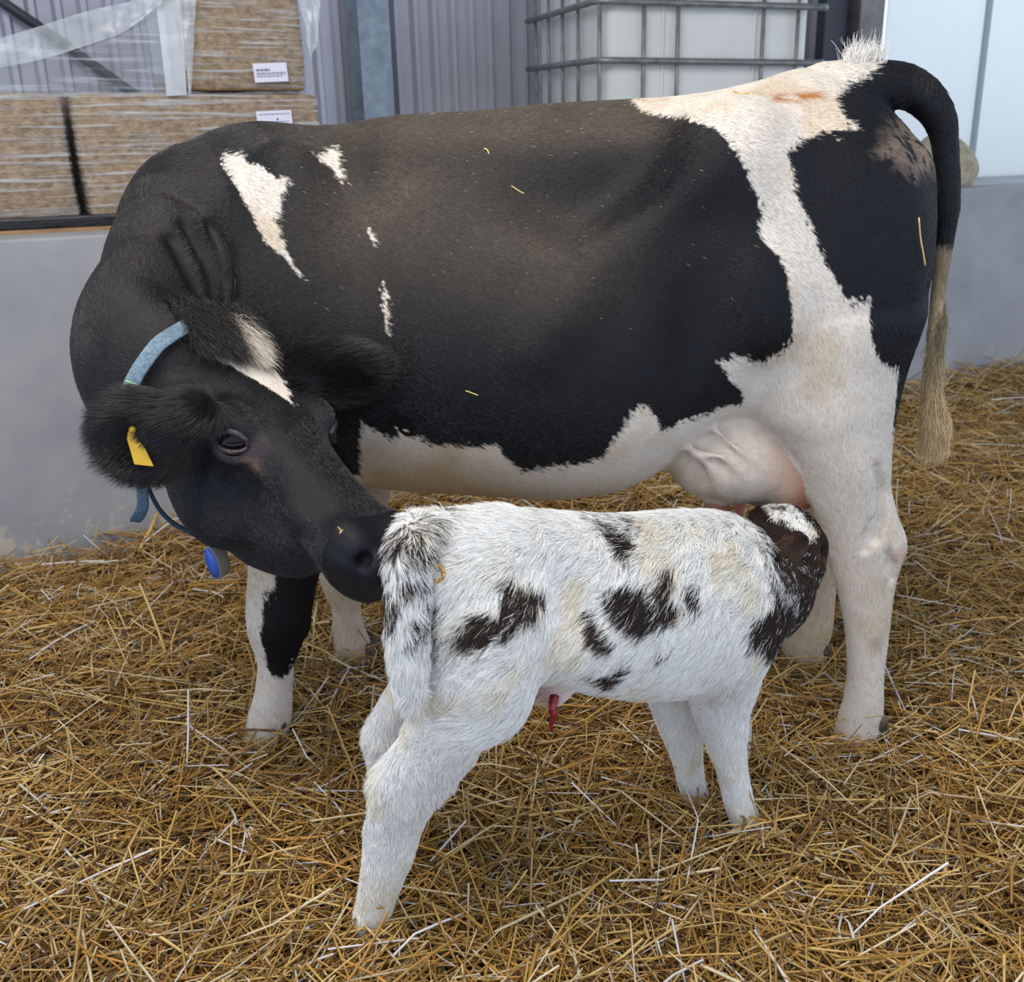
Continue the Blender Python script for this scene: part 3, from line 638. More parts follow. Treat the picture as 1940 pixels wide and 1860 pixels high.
# ------------------------------------------------------------------ the barn
PL = np.array([-1.693, 3.39]); WD = np.array([.861, .509]); WD /= np.linalg.norm(WD); WN = np.array([-WD[1], WD[0]]); WANG = math.atan2(WD[1], WD[0])
WTOP = 1.064
def s_of(px, off, z):
    k = (px-CX)/F_PX; p = PL+off*WN; h = z-CAM_H
    return (k*(p[1]*ct-h*st)-p[0])/(WD[0]-k*WD[1]*ct)
def wf(s, off, z): p = PL+s*WD+off*WN; return np.array([p[0], p[1], z])
def box_bm(x0, x1, y0, y1, z0, z1, bev=0., seg=2, bm=None):
    bm = bm or bmesh.new(); r = bmesh.ops.create_cube(bm, size=1)
    for v in r['verts']: v.co = Vector((x0+(v.co.x+.5)*(x1-x0), y0+(v.co.y+.5)*(y1-y0), z0+(v.co.z+.5)*(z1-z0)))
    if bev:
        es = list({e for v in r['verts'] for e in v.link_edges}); bmesh.ops.bevel(bm, geom=es, offset=bev, segments=seg, profile=.5, affect='EDGES')
    return bm
def wobj(name, bm, mat, parent=None, smooth=False, kind=None, M=None):  # mesh written in wall coordinates (along, behind, up)
    me = bpy.data.meshes.new(name); bm.to_mesh(me); bm.free()
    M = M if M is not None else Matrix.Translation((PL[0], PL[1], 0)) @ Matrix.Rotation(WANG, 4, 'Z')
    if parent is None:
        o = link(name, me, mat, None, smooth); o.matrix_world = M
    else:
        me.transform(M); o = link(name, me, mat, parent, smooth)
    if kind: o['kind'] = kind
    return o

M_conc = N('painted_concrete')
q = M_conc; tc = q.n('TexCoord'); n1 = q.n('TexNoise', Scale=3.2, Detail=8, Roughness=.6); q.l(tc.outputs['Object'], n1.inputs['Vector'])
r1 = q.n('ValToRGB'); r1.color_ramp.elements[0].position = .3; r1.color_ramp.elements[1].position = .7; r1.color_ramp.elements[0].color = c4(lin(146,147,152)); r1.color_ramp.elements[1].color = c4(lin(170,170,172)); q.l(n1.outputs[0], r1.inputs[0])
n2 = q.n('TexNoise', Scale=9, Detail=10, Roughness=.75); q.l(tc.outputs['Object'], n2.inputs['Vector']); sx = q.n('SeparateXYZ'); q.l(tc.outputs['Object'], sx.inputs[0])
mr = q.n('MapRange'); mr.inputs['From Min'].default_value = .0; mr.inputs['From Max'].default_value = .42; mr.inputs['To Min'].default_value = .13; mr.inputs['To Max'].default_value = -.08; q.l(sx.outputs['Z'], mr.inputs['Value'])
ad = q.n('Math', operation='ADD'); q.l(n2.outputs[0], ad.inputs[0]); q.l(mr.outputs[0], ad.inputs[1])
r2_ = q.n('ValToRGB'); r2_.color_ramp.elements[0].position = .60; r2_.color_ramp.elements[1].position = .66; q.l(ad.outputs[0], r2_.inputs[0])
mx = q.n('MixRGB'); q.l(r2_.outputs[0], mx.inputs[0]); q.l(r1.outputs[0], mx.inputs[1]); mx.inputs[2].default_value = c4(lin(186,178,166))
n3 = q.n('TexNoise', Scale=26, Detail=4, Roughness=.6); q.l(tc.outputs['Object'], n3.inputs['Vector']); r3 = q.n('ValToRGB'); r3.color_ramp.elements[0].position = .715; r3.color_ramp.elements[1].position = .75; q.l(n3.outputs[0], r3.inputs[0])
mx2 = q.n('MixRGB'); q.l(r3.outputs[0], mx2.inputs[0]); q.l(mx.outputs[0], mx2.inputs[1]); mx2.inputs[2].default_value = c4(lin(84,68,52)); q.l(mx2.outputs[0], q.b.inputs['Base Color']); q.set(Roughness=.7)
bp = q.n('Bump', Strength=.25, Distance=.004); q.l(n2.outputs[0], bp.inputs['Height']); q.l(bp.outputs[0], q.b.inputs['Normal'])
M_conc = q.m
M_clad = mat_noise('cladding_sheet', lin(172,172,182), lin(190,190,200), 1.5, .30, 0, metal=.25)
M_steel = mat_noise('galvanised_steel', lin(128,140,154), lin(158,170,182), 14, .42, .05, metal=.35)
M_dark = mat_plain('dark_steel', lin(44,48,58), .5)
M_bsteel = mat_noise('weathered_steel', lin(104,100,100), lin(134,128,124), 9, .5, .05)

# floor under the straw, floor of the store behind the wall
def ground_h(x, y):
    P3 = np.c_[x, y, np.zeros(len(x))]; off = (x-PL[0])*WN[0]+(y-PL[1])*WN[1]; s = (x-PL[0])*WD[0]+(y-PL[1])*WD[1]
    h = .050*(fbm(P3, 2.3, 71)-.5)+.035*(fbm(P3, 6, 73)-.5)
    h += .07*np.exp(-(np.clip(-off, 0, 9)/.35)**2)*sstep(2.2, 4.2, s)+.012*np.exp(-(np.clip(-off, 0, 9)/.2)**2)
    return h-.012
gx, gy = np.meshgrid(np.linspace(-4, 5, 181), np.linspace(-.5, 7, 151), indexing='ij'); gv = np.c_[gx.ravel(), gy.ravel()]
gv = np.c_[gv, ground_h(gv[:,0], gv[:,1])-.02]; ii = np.arange(181*151).reshape(181, 151)
gf = np.stack([ii[:-1,:-1], ii[1:,:-1], ii[1:,1:], ii[:-1,1:]], -1).reshape(-1, 4)
M_floor = mat_noise('trodden_straw', lin(40,27,13), lin(112,80,36), 60, .9, .8, c3=lin(60,42,22), s3=4, bdist=.02)
o = link('floor', mesh_np('floor', gv, gf), M_floor); o['kind'] = 'structure'
o = wobj('floor_store', box_bm(-4, 9, .16, 3.4, .80, .95), M_conc); o['kind'] = 'structure'
o = wobj('ceiling', box_bm(-4, 8, -4.6, .9, 3.55, 3.6), mat_plain('roof_sheet', lin(150,150,150), .7)); o['kind'] = 'structure'  # unseen barn roof, placed to block overhead sky, left open over the store
bm = bmesh.new(); box_bm(-5, 8, -4.72, -4.6, 0, 1.2, bm=bm); me_ = bpy.data.meshes.new('front_light_block'); bm.to_mesh(me_); bm.free(); o = link('front_light_block', me_, M_conc, None, False); o['kind'] = 'structure'  # unseen low wall behind the camera, added to block low front light
# low concrete wall
o = wobj('wall_back', box_bm(-3.5, 7.5, 0, .15, -.15, WTOP, .008), M_conc); o['kind'] = 'structure'
# corrugated cladding
OFFC = 1.8; PIT = .1042
s0 = s_of(73, OFFC, 1.6)-.015
def clad(name, sa, sb, z0, z1):
    bm = bmesh.new(); k0 = math.floor((sa-s0)/PIT); k1 = math.ceil((sb-s0)/PIT); prof = []
    for k in range(k0, k1):
        b = s0+k*PIT; prof += [(b, 0), (b+.014, -.036), (b+.036, -.036), (b+.050, 0)]
    prof = [p for p in prof if sa <= p[0] <= sb]; prev = None
    for x, d in prof:
        a, b = bm.verts.new((x, OFFC+d, z0)), bm.verts.new((x, OFFC+d, z1))
        if prev: bm.faces.new((prev[0], a, b, prev[1]))
        prev = (a, b)
    return wobj(name, bm, M_clad, kind='structure')
sc_col = s_of(1632, OFFC-.1, 1.5)
clad('wall_cladding', -3.8, sc_col+.1, .95, 3.6)
# steel columns (H-section)
def column(name, s, off, w, mat, dep=.18):
    bm = box_bm(s-w/2, s+w/2, off, off+.012, .95, 3.6); box_bm(s-.005, s+.005, off+.012, off+dep-.012, .95, 3.6, bm=bm); box_bm(s-w/2, s+w/2, off+dep-.012, off+dep, .95, 3.6, bm=bm)
    return wobj(name, bm, mat, kind='structure')
column('column_middle', s_of(717, 1.58, 1.5), 1.58, .155, M_steel)
column('column_corner', s_of(1640, 1.55, 1.5), 1.55, .20, M_bsteel, .2)
sa, sb = s_of(1553, 1.62, 1.5), s_of(1594, 1.62, 1.5)
wobj('trim_1', box_bm(sa, sb, 1.62, 1.70, .95, 3.6, .006), M_dark, kind='structure')
# diagonal brace
a = wf(s_of(-60, 1.70, 1.85), 1.70, at(-60, -40, 4.9)[2]); 
bpts = [(-120, -80), (70, 48), (240, 168), (330, 232)]
def on_off(px, py, off):               # the point on the plane parallel to the wall seen there
    u = (px-CX)/F_PX; v = -(py-CY)/F_PX; D = np.array([u, ct+v*st, v*ct-st]); t = (off-((0-PL[0])*WN[0]+(0-PL[1])*WN[1]))/(D[0]*WN[0]+D[1]*WN[1])
    return np.array([0, 0, CAM_H])+t*D
br = tube_mesh('trim_2', [on_off(*p, 1.71) for p in bpts], .022, M_dark, None, 8); br['kind'] = 'structure'
# translucent panels by the corner
qq = N('translucent_panel'); qq.t.nodes.remove(qq.b); tr = qq.n('BsdfTranslucent', Color=(.88,.88,.86,1)); df = qq.n('BsdfDiffuse', Color=c4((.93,.95,.97))); mixs = qq.n('MixShader', Fac=.2)
qq.l(tr.outputs[0], mixs.inputs[1]); qq.l(df.outputs[0], mixs.inputs[2]); qq.l(mixs.outputs[0], qq.out.inputs[0]); M_panel = qq.m
pa = s_of(1668, 1.85, 1.5); pb = s_of(1851, 1.85, 1.5)
for nm, x0, x1 in (('wall_panel', pa, pb-.008), ('wall_panel', pb+.008, pb+2.6)):
    wobj(nm, box_bm(x0, x1, 1.85, 1.862, .95, 3.6), M_panel, kind='structure')
wobj('trim_3', box_bm(pb-.022, pb+.022, 1.825, 1.85, .95, 3.6), mat_plain('grey_trim', lin(150,160,168), .5), kind='structure')

# ------------------------------------------------------------------ wrapped bales on their pallets
M_bale = mat_noise('pressed_shavings', lin(104,80,54), lin(186,158,122), 34, .85, .7, c3=lin(146,116,80), s3=9, stretch=(1,1,1.6), lo=.3, hi=.7, bdist=.01)
def film_mat(name, base, dens, streak=(1.2,1,26), scale=3.):
    q = N(name); tc = q.n('TexCoord'); mp = q.n('Mapping'); mp.inputs['Scale'].default_value = streak; q.l(tc.outputs['Object'], mp.inputs[0])
    nz = q.n('TexNoise', Scale=scale, Detail=6, Roughness=.6); q.l(mp.outputs[0], nz.inputs['Vector'])
    r = q.n('ValToRGB'); r.color_ramp.elements[0].position = .49; r.color_ramp.elements[1].position = .72
    r.color_ramp.elements[0].color = (base,)*3+(1,); r.color_ramp.elements[1].color = (dens,)*3+(1,); q.l(nz.outputs[0], r.inputs[0])
    q.set(Base_Color=c4(lin(214,220,226)), Roughness=.22); q.b.inputs['Specular IOR Level'].default_value = .6
    bp = q.n('Bump', Strength=.35, Distance=.006); q.l(nz.outputs[0], bp.inputs['Height']); q.l(bp.outputs[0], q.b.inputs['Normal'])
    tp = q.n('BsdfTransparent'); mx = q.n('MixShader'); q.l(r.outputs[0], mx.inputs[0]); q.l(tp.outputs[0], mx.inputs[1]); q.l(q.b.outputs[0], mx.inputs[2]); q.l(mx.outputs[0], q.out.inputs[0])
    return q.m
M_film = film_mat('stretch_film', .07, .68)
M_film2 = film_mat('stretch_film_folded', .42, .85, (2.2,1,9), 2.4)
M_film4 = film_mat('stretch_film_layers', .72, .92, (1.2,3,9), 3.)
M_film3 = film_mat('stretch_film_thin', .07, .55, (1.0,1,22), 2.6)
M_label = mat_plain('label_paper', lin(226,224,238), .6); M_ink = mat_plain('label_print', lin(120,120,140), .7); M_ink2 = mat_plain('label_hole', lin(40,34,36), .8)
M_black = mat_noise('black_film', lin(20,20,23), lin(48,48,54), 8, .3, .3, stretch=(1,1,12)); M_wood = mat_noise('pallet_wood', lin(150,116,80), lin(186,150,108), 12, .8, .2, stretch=(1,1,8))
def soft_box(x0, x1, y0, y1, z0, z1, r=.02, amp=.006, seed=0, div=14):
    bm = box_bm(x0, x1, y0, y1, z0, z1, r, 2); bmesh.ops.subdivide_edges(bm, edges=bm.edges[:], cuts=4, use_grid_fill=True)
    co = np.array([v.co[:] for v in bm.verts]); n = np.c_[vnoise(co, 7, seed), vnoise(co, 7, seed+1), vnoise(co, 7, seed+2)]-.5
    for v, d in zip(bm.verts, n): v.co += Vector(d)*2*amp
    return bm
BO = .25
def bale(label, x0, x1, z0, z1, seed, dep=.62):
    c = wf((x0+x1)/2, BO+dep/2, z0); t = empty('bale', c, label, 'bale', 'wrapped bales of shavings', WANG); bpy.context.view_layer.update()
    wobj('bale_core', soft_box(x0, x1, BO, BO+dep, z0, z1, .022, .007, seed), M_bale, t, True)
    wobj('wrap_film', soft_box(x0-.006, x1+.006, BO-.008, BO+dep+.008, z0+.004, z1+.006, .026, .006, seed), M_film, t, True)
    return t
def label(t, x0, x1, z0, z1, y, tilt, lines, hole=None):
    M0 = Matrix.Translation((PL[0], PL[1], 0)) @ Matrix.Rotation(WANG, 4, 'Z')
    cx, cz = (x0+x1)/2, (z0+z1)/2; M = M0 @ Matrix.Translation((cx, y, cz)) @ Matrix.Rotation(tilt, 4, 'Y'); w, h = (x1-x0)/2, (z1-z0)/2
    o = wobj('label_sheet', box_bm(-w, w, -.0015, .0015, -h, h), M_label, t, M=M); o['label'] = 'white printed paper label'
    bm = bmesh.new(); rr = random.Random(5)
    for fz, f0, f1, th in lines:
        x = -w+2*w*f0
        while x < -w+2*w*f1:
            ww = min(rr.uniform(.006, .014), -w+2*w*f1-x); z = h-2*h*fz
            if ww > .002: box_bm(x, x+ww, -.0024, -.0016, z-th, z+th, bm=bm)
            x += ww+.0025
    po = wobj('printed_lines', bm, M_ink, o, M=M); po['kind'] = 'stuff'
    if hole: wobj('label_hole', box_bm(-w+2*w*hole[0]-.003, -w+2*w*hole[0]+.003, -.0028, -.0016, h-2*h*hole[1]-.003, h-2*h*hole[1]+.003, .0012), M_ink2, o, M=M)
zb = 1.085
b1 = bale('long wrapped bale of brown shavings in the lower row, paper label at one corner', .142, .962, zb, 1.492, 3)
b2 = bale('wrapped bale of brown shavings in the lower row, cut off by the picture edge', -1.05, .112, zb, 1.490, 8)
b3 = bale('wrapped bale of brown shavings stacked on top of the lower row', .475, .925, 1.502, 1.99, 15, .34)
label(b3, .735, .853, 1.532, 1.594, BO-.017, -.05, [(.36, .08, .48, .0035), (.52, .08, .95, .0016), (.60, .08, .93, .0012), (.70, .08, .84, .0016)])
label(b1, .730, .855, 1.355, 1.437, BO-.017, -.04, [(.14, .08, .94, .0014), (.46, .1, .9, .0014), (.58, .1, .85, .0012), (.72, .1, .9, .0014)], (.58, .36))
t = empty('pallet', wf(-.05, .5, .95), 'wooden pallet wrapped in black film below the lower row of bales', 'pallet', None, WANG); bpy.context.view_layer.update()
for y0 in (.23, .46, .72): wobj('deck_board', box_bm(-1.05, .96, y0, y0+.13, 1.045, 1.068, .003), M_wood, t)
for x0 in (-1.0, -.1, .82):
    wobj('pallet_block', box_bm(x0, x0+.12, .25, .83, .95, 1.045, .004), M_wood, t)
wobj('black_film', soft_box(-1.06, .966, BO-.014, BO+.63, 1.066, 1.108, .006, .005, 31), M_black, t, True)
# stretch film sheets
def sheet(pts_top, pts_bot, off, n, mat, name, parent, amp=.012, seed=0, rows=10):
    T = spline([on_off(*p, off) for p in pts_top], n); B = spline([on_off(*p, off) for p in pts_bot], n); m = min(len(T), len(B)); V = []
    for j in range(rows+1):
        f = j/rows; V.append(T[:m]*(1-f)+B[:m]*f)
    V = np.concatenate(V); V[:, :2] += WN*((fbm(V, 14, seed)-.5)*2*amp)[:, None]
    V[:, :2] += WN*((vnoise(V*[6, 6, 1], 16, seed+3)-.5)*amp)[:, None]
    ii = np.arange((rows+1)*m).reshape(rows+1, m); Fc = np.stack([ii[:-1,:-1], ii[1:,:-1], ii[1:,1:], ii[:-1,1:]], -1).reshape(-1, 4)
    return link(name, mesh_np(name, V, Fc), mat, parent)
t = empty('stretch_film', wf(.2, .24, 1.50), 'loose clear stretch film drawn across the gap beside the upper bale', 'plastic film', None, WANG); bpy.context.view_layer.update()
sheet([(-40,132),(100,105),(200,78),(300,30),(345,-8)], [(-40,184),(100,184),(200,184),(300,182),(352,180)], BO-.005, 8, M_film3, 'thin_sheet', t, .01, 3)
o = sheet([(-40,85),(80,48),(170,20),(250,2),(330,-20)], [(-40,136),(80,112),(170,84),(235,60),(300,12)], BO-.02, 8, M_film2, 'folded_band', t, .022, 9); o['label'] = 'thick folded band of film'
bm = box_bm(.458, .464, BO-.01, BO+.35, 1.50, 1.99); bmesh.ops.subdivide_edges(bm, edges=bm.edges[:], cuts=5, use_grid_fill=True)
wobj('end_wrap', bm, M_film4, b3, True)
sheet([(330,-10),(352,-10),(372,-10)], [(360,178),(356,178),(362,178)], BO-.03, 5, M_film2, 'crumpled_edge', t, .02, 23)
sheet([(294,-8),(342,-8)], [(316,182),(354,180)], BO-.012, 6, M_film4, 'upright_strip', t, .008, 17)
sheet([(566,-8),(585,-8),(607,-8)], [(588,120),(592,100),(600,86)], BO-.02, 5, M_film2, 'torn_flap', t, .02, 27)

# ------------------------------------------------------------------ liquid tank in its wire cage
TA = math.radians(17); TX = np.array([math.cos(TA), math.sin(TA)]); TY = np.array([-TX[1], TX[0]]); TC = np.array([(1133-CX)/F_PX*(4.93*ct-.1*st), 4.93])
TW, TL = 1.05, 1.20
M_tank = mat_noise('tank_plastic', lin(214,214,208), lin(226,226,222), 3, .45, .0); M_cage = mat_noise('cage_tube', lin(112,112,110), lin(146,146,142), 20, .4, .05, metal=.4)
t = empty('liquid_tank', (*(TC+TX*TW/2+TY*TL/2), .95), 'white plastic liquid tank in a galvanised wire cage behind the cow', 'tank', None, TA); bpy.context.view_layer.update()
MT = Matrix.Translation((TC[0], TC[1], 0)) @ Matrix.Rotation(TA, 4, 'Z')
bm = box_bm(.035, TW-.02, .035, TL-.035, 1.09, 2.10, .06, 4); wobj('bottle', bm, M_tank, t, True, M=MT)
bm = bmesh.new()
for x0 in (.30, .74): box_bm(x0, x0+.015, .026, .05, 1.12, 2.05, .006, 2, bm=bm)
wobj('moulded_rib', bm, M_tank, t, True, M=MT)
wobj('tank_pallet', box_bm(0, TW, 0, TL, .95, 1.085, .01), M_dark, t, M=MT)
def tl_(x, y, z): return (*(TC+TX*x+TY*y), z)
for z in (2.11, 1.872, 1.638, 1.40, 1.17):
    bm = [tl_(TW+.02, -.012, z), tl_(TW*.5, -.012, z), tl_(.06, -.012, z), tl_(.02, -.004, z), tl_(-.012, .03, z), tl_(-.012, TL*.5, z), tl_(-.012, TL+.02, z)]
    o = tube_mesh('cage_rail', bm, .0145, M_cage, t, 10)
    c = sphere('rail_cap', tl_(TW+.022, -.012, z), .0165, M_steel, o, 10)
for px in (1137, 1220, 1284, 1444, 1509):
    k = (px-CX)/F_PX; x = (k*(TC[1]*ct-.2*st)-TC[0])/(TX[0]-k*TX[1]*ct)
    tube_mesh('cage_bar', [tl_(x, .008, 1.0), tl_(x, .008, 2.12)], .0095, M_cage, t, 8)
for px in (988, 1014, 1038, 1064, 1093):
    k = (px-CX)/F_PX; y = (k*(TC[1]*ct-.2*st)-TC[0])/(TY[0]-k*TY[1]*ct)
    tube_mesh('cage_bar', [tl_(.006, y, 1.0), tl_(.006, y, 2.12)], .0085, M_cage, t, 8)

# a slumped sack on the far end of the wall
M_sack = mat_noise('sack_cloth', lin(150,138,116), lin(190,178,154), 18, .9, .4)
bm = bmesh.new(); bmesh.ops.create_uvsphere(bm, u_segments=28, v_segments=18, radius=1)
sa = s_of(1832, .12, 1.1)
for v in bm.verts:
    x, y, z = v.co; z = max(z, -.55); v.co = Vector((sa-.04+x*.19+.03*max(z,0)*-1, .24+y*.16, .99+.155+z*.185*(1-.35*max(0, x))))
    v.co += Vector((0, 0, .006*math.sin(x*9+y*7)))
o = wobj('feed_sack', bm, M_sack, None, True); tag(o, 'slumped tan sack lying behind the wall top beyond the tail', 'sack')
# ------------------------------------------------------------------ build the animals
cow = empty('cow', (-.05, 2.38, 0), 'black and white dairy cow standing over her calf, head turned back to lick it', 'cow')
calf = empty('calf', (.05, 1.75, 0), 'newborn shaggy white calf with dark brown patches, suckling beneath the cow', 'calf')
bpy.context.view_layer.update()
CAMV = np.array([0, 0, CAM_H])
def facing(V, NV):                      # thins the fur out on the sides nobody can step round to see
    d = CAMV-V; d /= np.linalg.norm(d, axis=1, keepdims=True); return sstep(-.55, -.05, (NV*d).sum(1))

V, Q, G, _ = build_cow(); NV = vnormals(V, Q); CV, CQ, CG, CNV = V, Q, G, NV
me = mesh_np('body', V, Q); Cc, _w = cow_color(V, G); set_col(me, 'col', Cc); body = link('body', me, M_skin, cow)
M_lid = mat_noise('eyelid_skin', lin(34,29,31), lin(66,55,58), 60, .4, .3)
for sg in (-1, 1):
    en, ea, eu = eye_frame(sg); EC = hp(.17, sg*.088, -.018); sphere('eye', EC, .0355, M_eye, cow, 32)
    for u_, r0 in ((1, .0066), (-1, .0050)):
        pts = []
        for t in np.linspace(-.10, math.pi+.10, 17):
            a_, n_ = .0285*math.cos(t), (.0185 if u_ > 0 else .0165)*u_*math.sin(t); pts.append(EC+ea*a_+eu*n_+en*(math.sqrt(.0355**2-a_*a_-n_*n_)+.001))
        tube_mesh('eyelid', pts, [r0*(.6+.4*math.sin(math.pi*k/16)) for k in range(17)], M_lid, cow, 10)
NK = np.array([at(490,480,2.36), at(395,490,2.31), at(345,535,2.22), at(305,605,2.11), at(268,678,2.01), at(312,735,1.95), at(380,790,1.93)])
EAR = {0: (at(342,786,1.76), at(184,858,1.745)), 1: (hp(.0,.10,-.02), at(722,690,2.02))}
def cow_dir(R, g, Nn):
    D = np.tile(np.array([.85, 0, -.55]), (len(R), 1))
    top = sstep(1.30, 1.42, R[:,2])[:,None]; D = D*(1-top)+np.array([1, 0, -.1])*top
    leg = np.isin(g, [1, 2, 3, 4]) | (R[:,2] < .62); w = sstep(1.25, .9, R[:,2])[:,None]*leg[:,None]; D = D*(1-w)+np.array([.12, 0, -1])*w
    m = g == g_['neck']
    if m.any():
        p = R[m]; k = np.argmin(((p[:,None]-NK[None])**2).sum(2), 1); k0 = np.clip(k, 1, len(NK)-1); t = NK[k0-1]-NK[k0]; D[m] = t/np.linalg.norm(t, axis=1, keepdims=True)+np.array([0,0,-.35])
    m = g == g_['head']; D[m] = HA*.9-HN*.25
    m = g == g_['tail']; D[m] = np.where((R[m][:,0] < .66)[:,None], np.array([1., 0, -.1]), np.array([.1, 0, -1.]))
    m = g == g_['ear']
    for i, (b, t) in EAR.items():
        s = m & ((R[:,0] < -.6) if i == 0 else (R[:,0] >= -.6)); D[s] = (R[s]-b)*1.2+(t-b)*.6
        D[s] /= np.linalg.norm(D[s], axis=1, keepdims=True)
    return D
def cow_fur_color(R, g):                # the odd pale fleck of chaff dust among the dark hairs
    C = cow_color(R, g, .0022)[0]; f = (RNG.random(len(R)) < .0035*sstep(.9, 1.35, R[:,2])*(R[:,0] > -.6)*(R[:,0] < .35)) & (C.max(1) < .2)
    C[f] = lin(196,182,158); return C
def cow_len(R, g):
    L = np.full(len(R), .011); L[g == g_['head']] = .009; L[g == g_['ear']] = .036; L[g == g_['tail']] = .014; L[g == g_['neck']] = .013
    a = (R-HO)@HA; L[(g == g_['head']) & (a > .44)] = .004
    L[(g == g_['udder'])] = .008; L[g == g_['teat']] = .002
    return L
wgt = facing(V, NV)*(.5+.5*(V[:,1] < 2.6)); wgt[G == g_['teat']] = 0; wgt[G == g_['udder']] *= .8
wgt[G == g_['head']] *= 1.5; wgt[G == g_['ear']] *= 1.6
ae = (V-HO)@HA; le = np.abs((V-HO)@HL); ne = (V-HO)@HN
wgt[(np.hypot(ae-.17, ne+.018) < .026) & (le > .09)] = 0
FN = 1.0
grow('fur', V, Q, NV, G, wgt, int(420000*FN), cow_len, cow_dir, cow_fur_color, .00042, cow, M_fur, lift=lambda R, g: np.where(g == g_['ear'], .62, .30), pts=3, seed=3, wave=.22, wsc=30)
# longer hair: forelock, tail switch, crest on the tailhead
def tufts(name, roots, dirs, length, color, radius, mat, parent, seed, pts=6, gravity=.5, spread=.25, nrm=None):
    rng = np.random.default_rng(seed); n = len(roots); D = dirs+rng.normal(0, spread, (n, 3)); D /= np.linalg.norm(D, axis=1, keepdims=True)
    L = np.asarray(length)*(.6+.6*rng.random(n)); t = np.linspace(0, 1, pts); wv = rng.normal(0, .10, (n, 3))
    Pp = roots[:,None]+L[:,None,None]*(D[:,None]*t[None,:,None]+np.array([0,0,-1])*gravity*(t**2)[None,:,None]+wv[:,None]*np.sin(t*5)[None,:,None])
    hc = bpy.data.hair_curves.new(name); hc.add_curves([pts]*n); hc.attributes['position'].data.foreach_set('vector', Pp.astype(np.float32).ravel())
    at_ = hc.attributes.get('radius') or hc.attributes.new('radius', 'FLOAT', 'POINT')
    at_.data.foreach_set('value', (np.ones((n, 1))*radius*np.linspace(1, .3, pts)[None]).astype(np.float32).ravel())
    ca = hc.attributes.new('col', 'FLOAT_COLOR', 'CURVE'); ca.data.foreach_set('color', np.c_[np.clip(color*(.7+.6*rng.random((n, 1))), 0, 1), np.ones(n)].astype(np.float32).ravel())
    hc.materials.append(mat); o = bpy.data.objects.new(name, hc); COL.objects.link(o); o.parent = parent; o.matrix_parent_inverse = parent.matrix_world.inverted(); o['kind'] = 'stuff'
    return o
def pick(V, Q, mask, n, rng):
    qi = np.nonzero(mask[Q].all(1))[0]; q = Q[rng.choice(qi, n)]; u, v = rng.random((n, 1)), rng.random((n, 1))
    return (V[q[:,0]]*(1-u)+V[q[:,1]]*u)*(1-v)+(V[q[:,3]]*(1-u)+V[q[:,2]]*u)*v, q[:,0]
r2 = np.random.default_rng(12)
m = (ae > -.125) & (ae < -.02) & (le < .085) & (ne > .045) & np.isin(G, [g_['head'], g_['neck']])
rt, qi = pick(V, Q, m, int(9000*FN), r2)
lf = (rt-HO)@HL; an = (rt-HO)@HA
dr = NV[qi]*.55+HA*.75-HL*(.25-1.5*lf[:,None])*.5
wh = ((lf > .01) & (an > -.09))
tufts('forelock', rt, dr, .062, np.where(wh[:,None], np.array(lin(226,214,198)), np.array(lin(34,31,31))), .00045, M_fur, cow, 5, gravity=.45, spread=.13)
sw = [(1782,570,.006),(1774,660,.008),(1768,730,.011),(1773,785,.016),(1777,812,.018)]
A_ = np.array([at(a, b, 2.37) for a, b, c in sw]); k = r2.random(int(9000*FN))*(len(sw)-1.001); i = k.astype(int); fr = (k-i)[:,None]
sg_ = np.array([c for a, b, c in sw]); sg_ = sg_[i][:,None]*(1-fr)+sg_[i+1][:,None]*fr
rt = A_[i]*(1-fr)+A_[i+1]*fr+np.clip(r2.normal(0, .8, (len(k), 3)), -1.5, 1.5)*sg_*np.array([1, 1, .3])
cc = np.array(lin(150,134,108))*(1-sstep(1.02,.82,rt[:,2]))[:,None]+np.array(lin(216,190,148))*sstep(1.02,.82,rt[:,2])[:,None]
tufts('tail_switch', rt, np.tile([0.0,0,-1.], (len(rt), 1)), .068, cc, .0006, M_furw, cow, 6, gravity=.1, spread=.07)
m = (G == g_['trunk']) & (V[:,0] > .525) & (V[:,0] < .60) & (V[:,2] > 1.50) | (G == g_['tail']) & (V[:,0] > .525) & (V[:,0] < .61) & (NV[:,2] > .75)
rt, qi = pick(V, Q, m, int(420*FN), r2)
tufts('tailhead_tuft', rt, np.tile([.15, 0, 1.], (len(rt), 1)), (.020+.028*r2.random(len(rt))), np.tile(lin(236,232,226), (len(rt), 1)), .0007, M_furw, cow, 7, gravity=-.05, spread=.32)
# hooves and dewclaws
for x, y in ((at(1622,1395,2.2)[0], 2.2), (at(1522,1270,2.56)[0], 2.56), (at(500,1405,2.2)[0], 2.2), (at(674,1270,2.56)[0], 2.56)):
    hoof_mesh('hoof', .92, (-1, 0), M_hoof, cow, (x+.016, y, -.022))
    for sg in (-1, 1): sphere('dewclaw', (x+.050, y+sg*.020, .066), .017, M_hoof, cow, 12, (1, .8, 1.3))

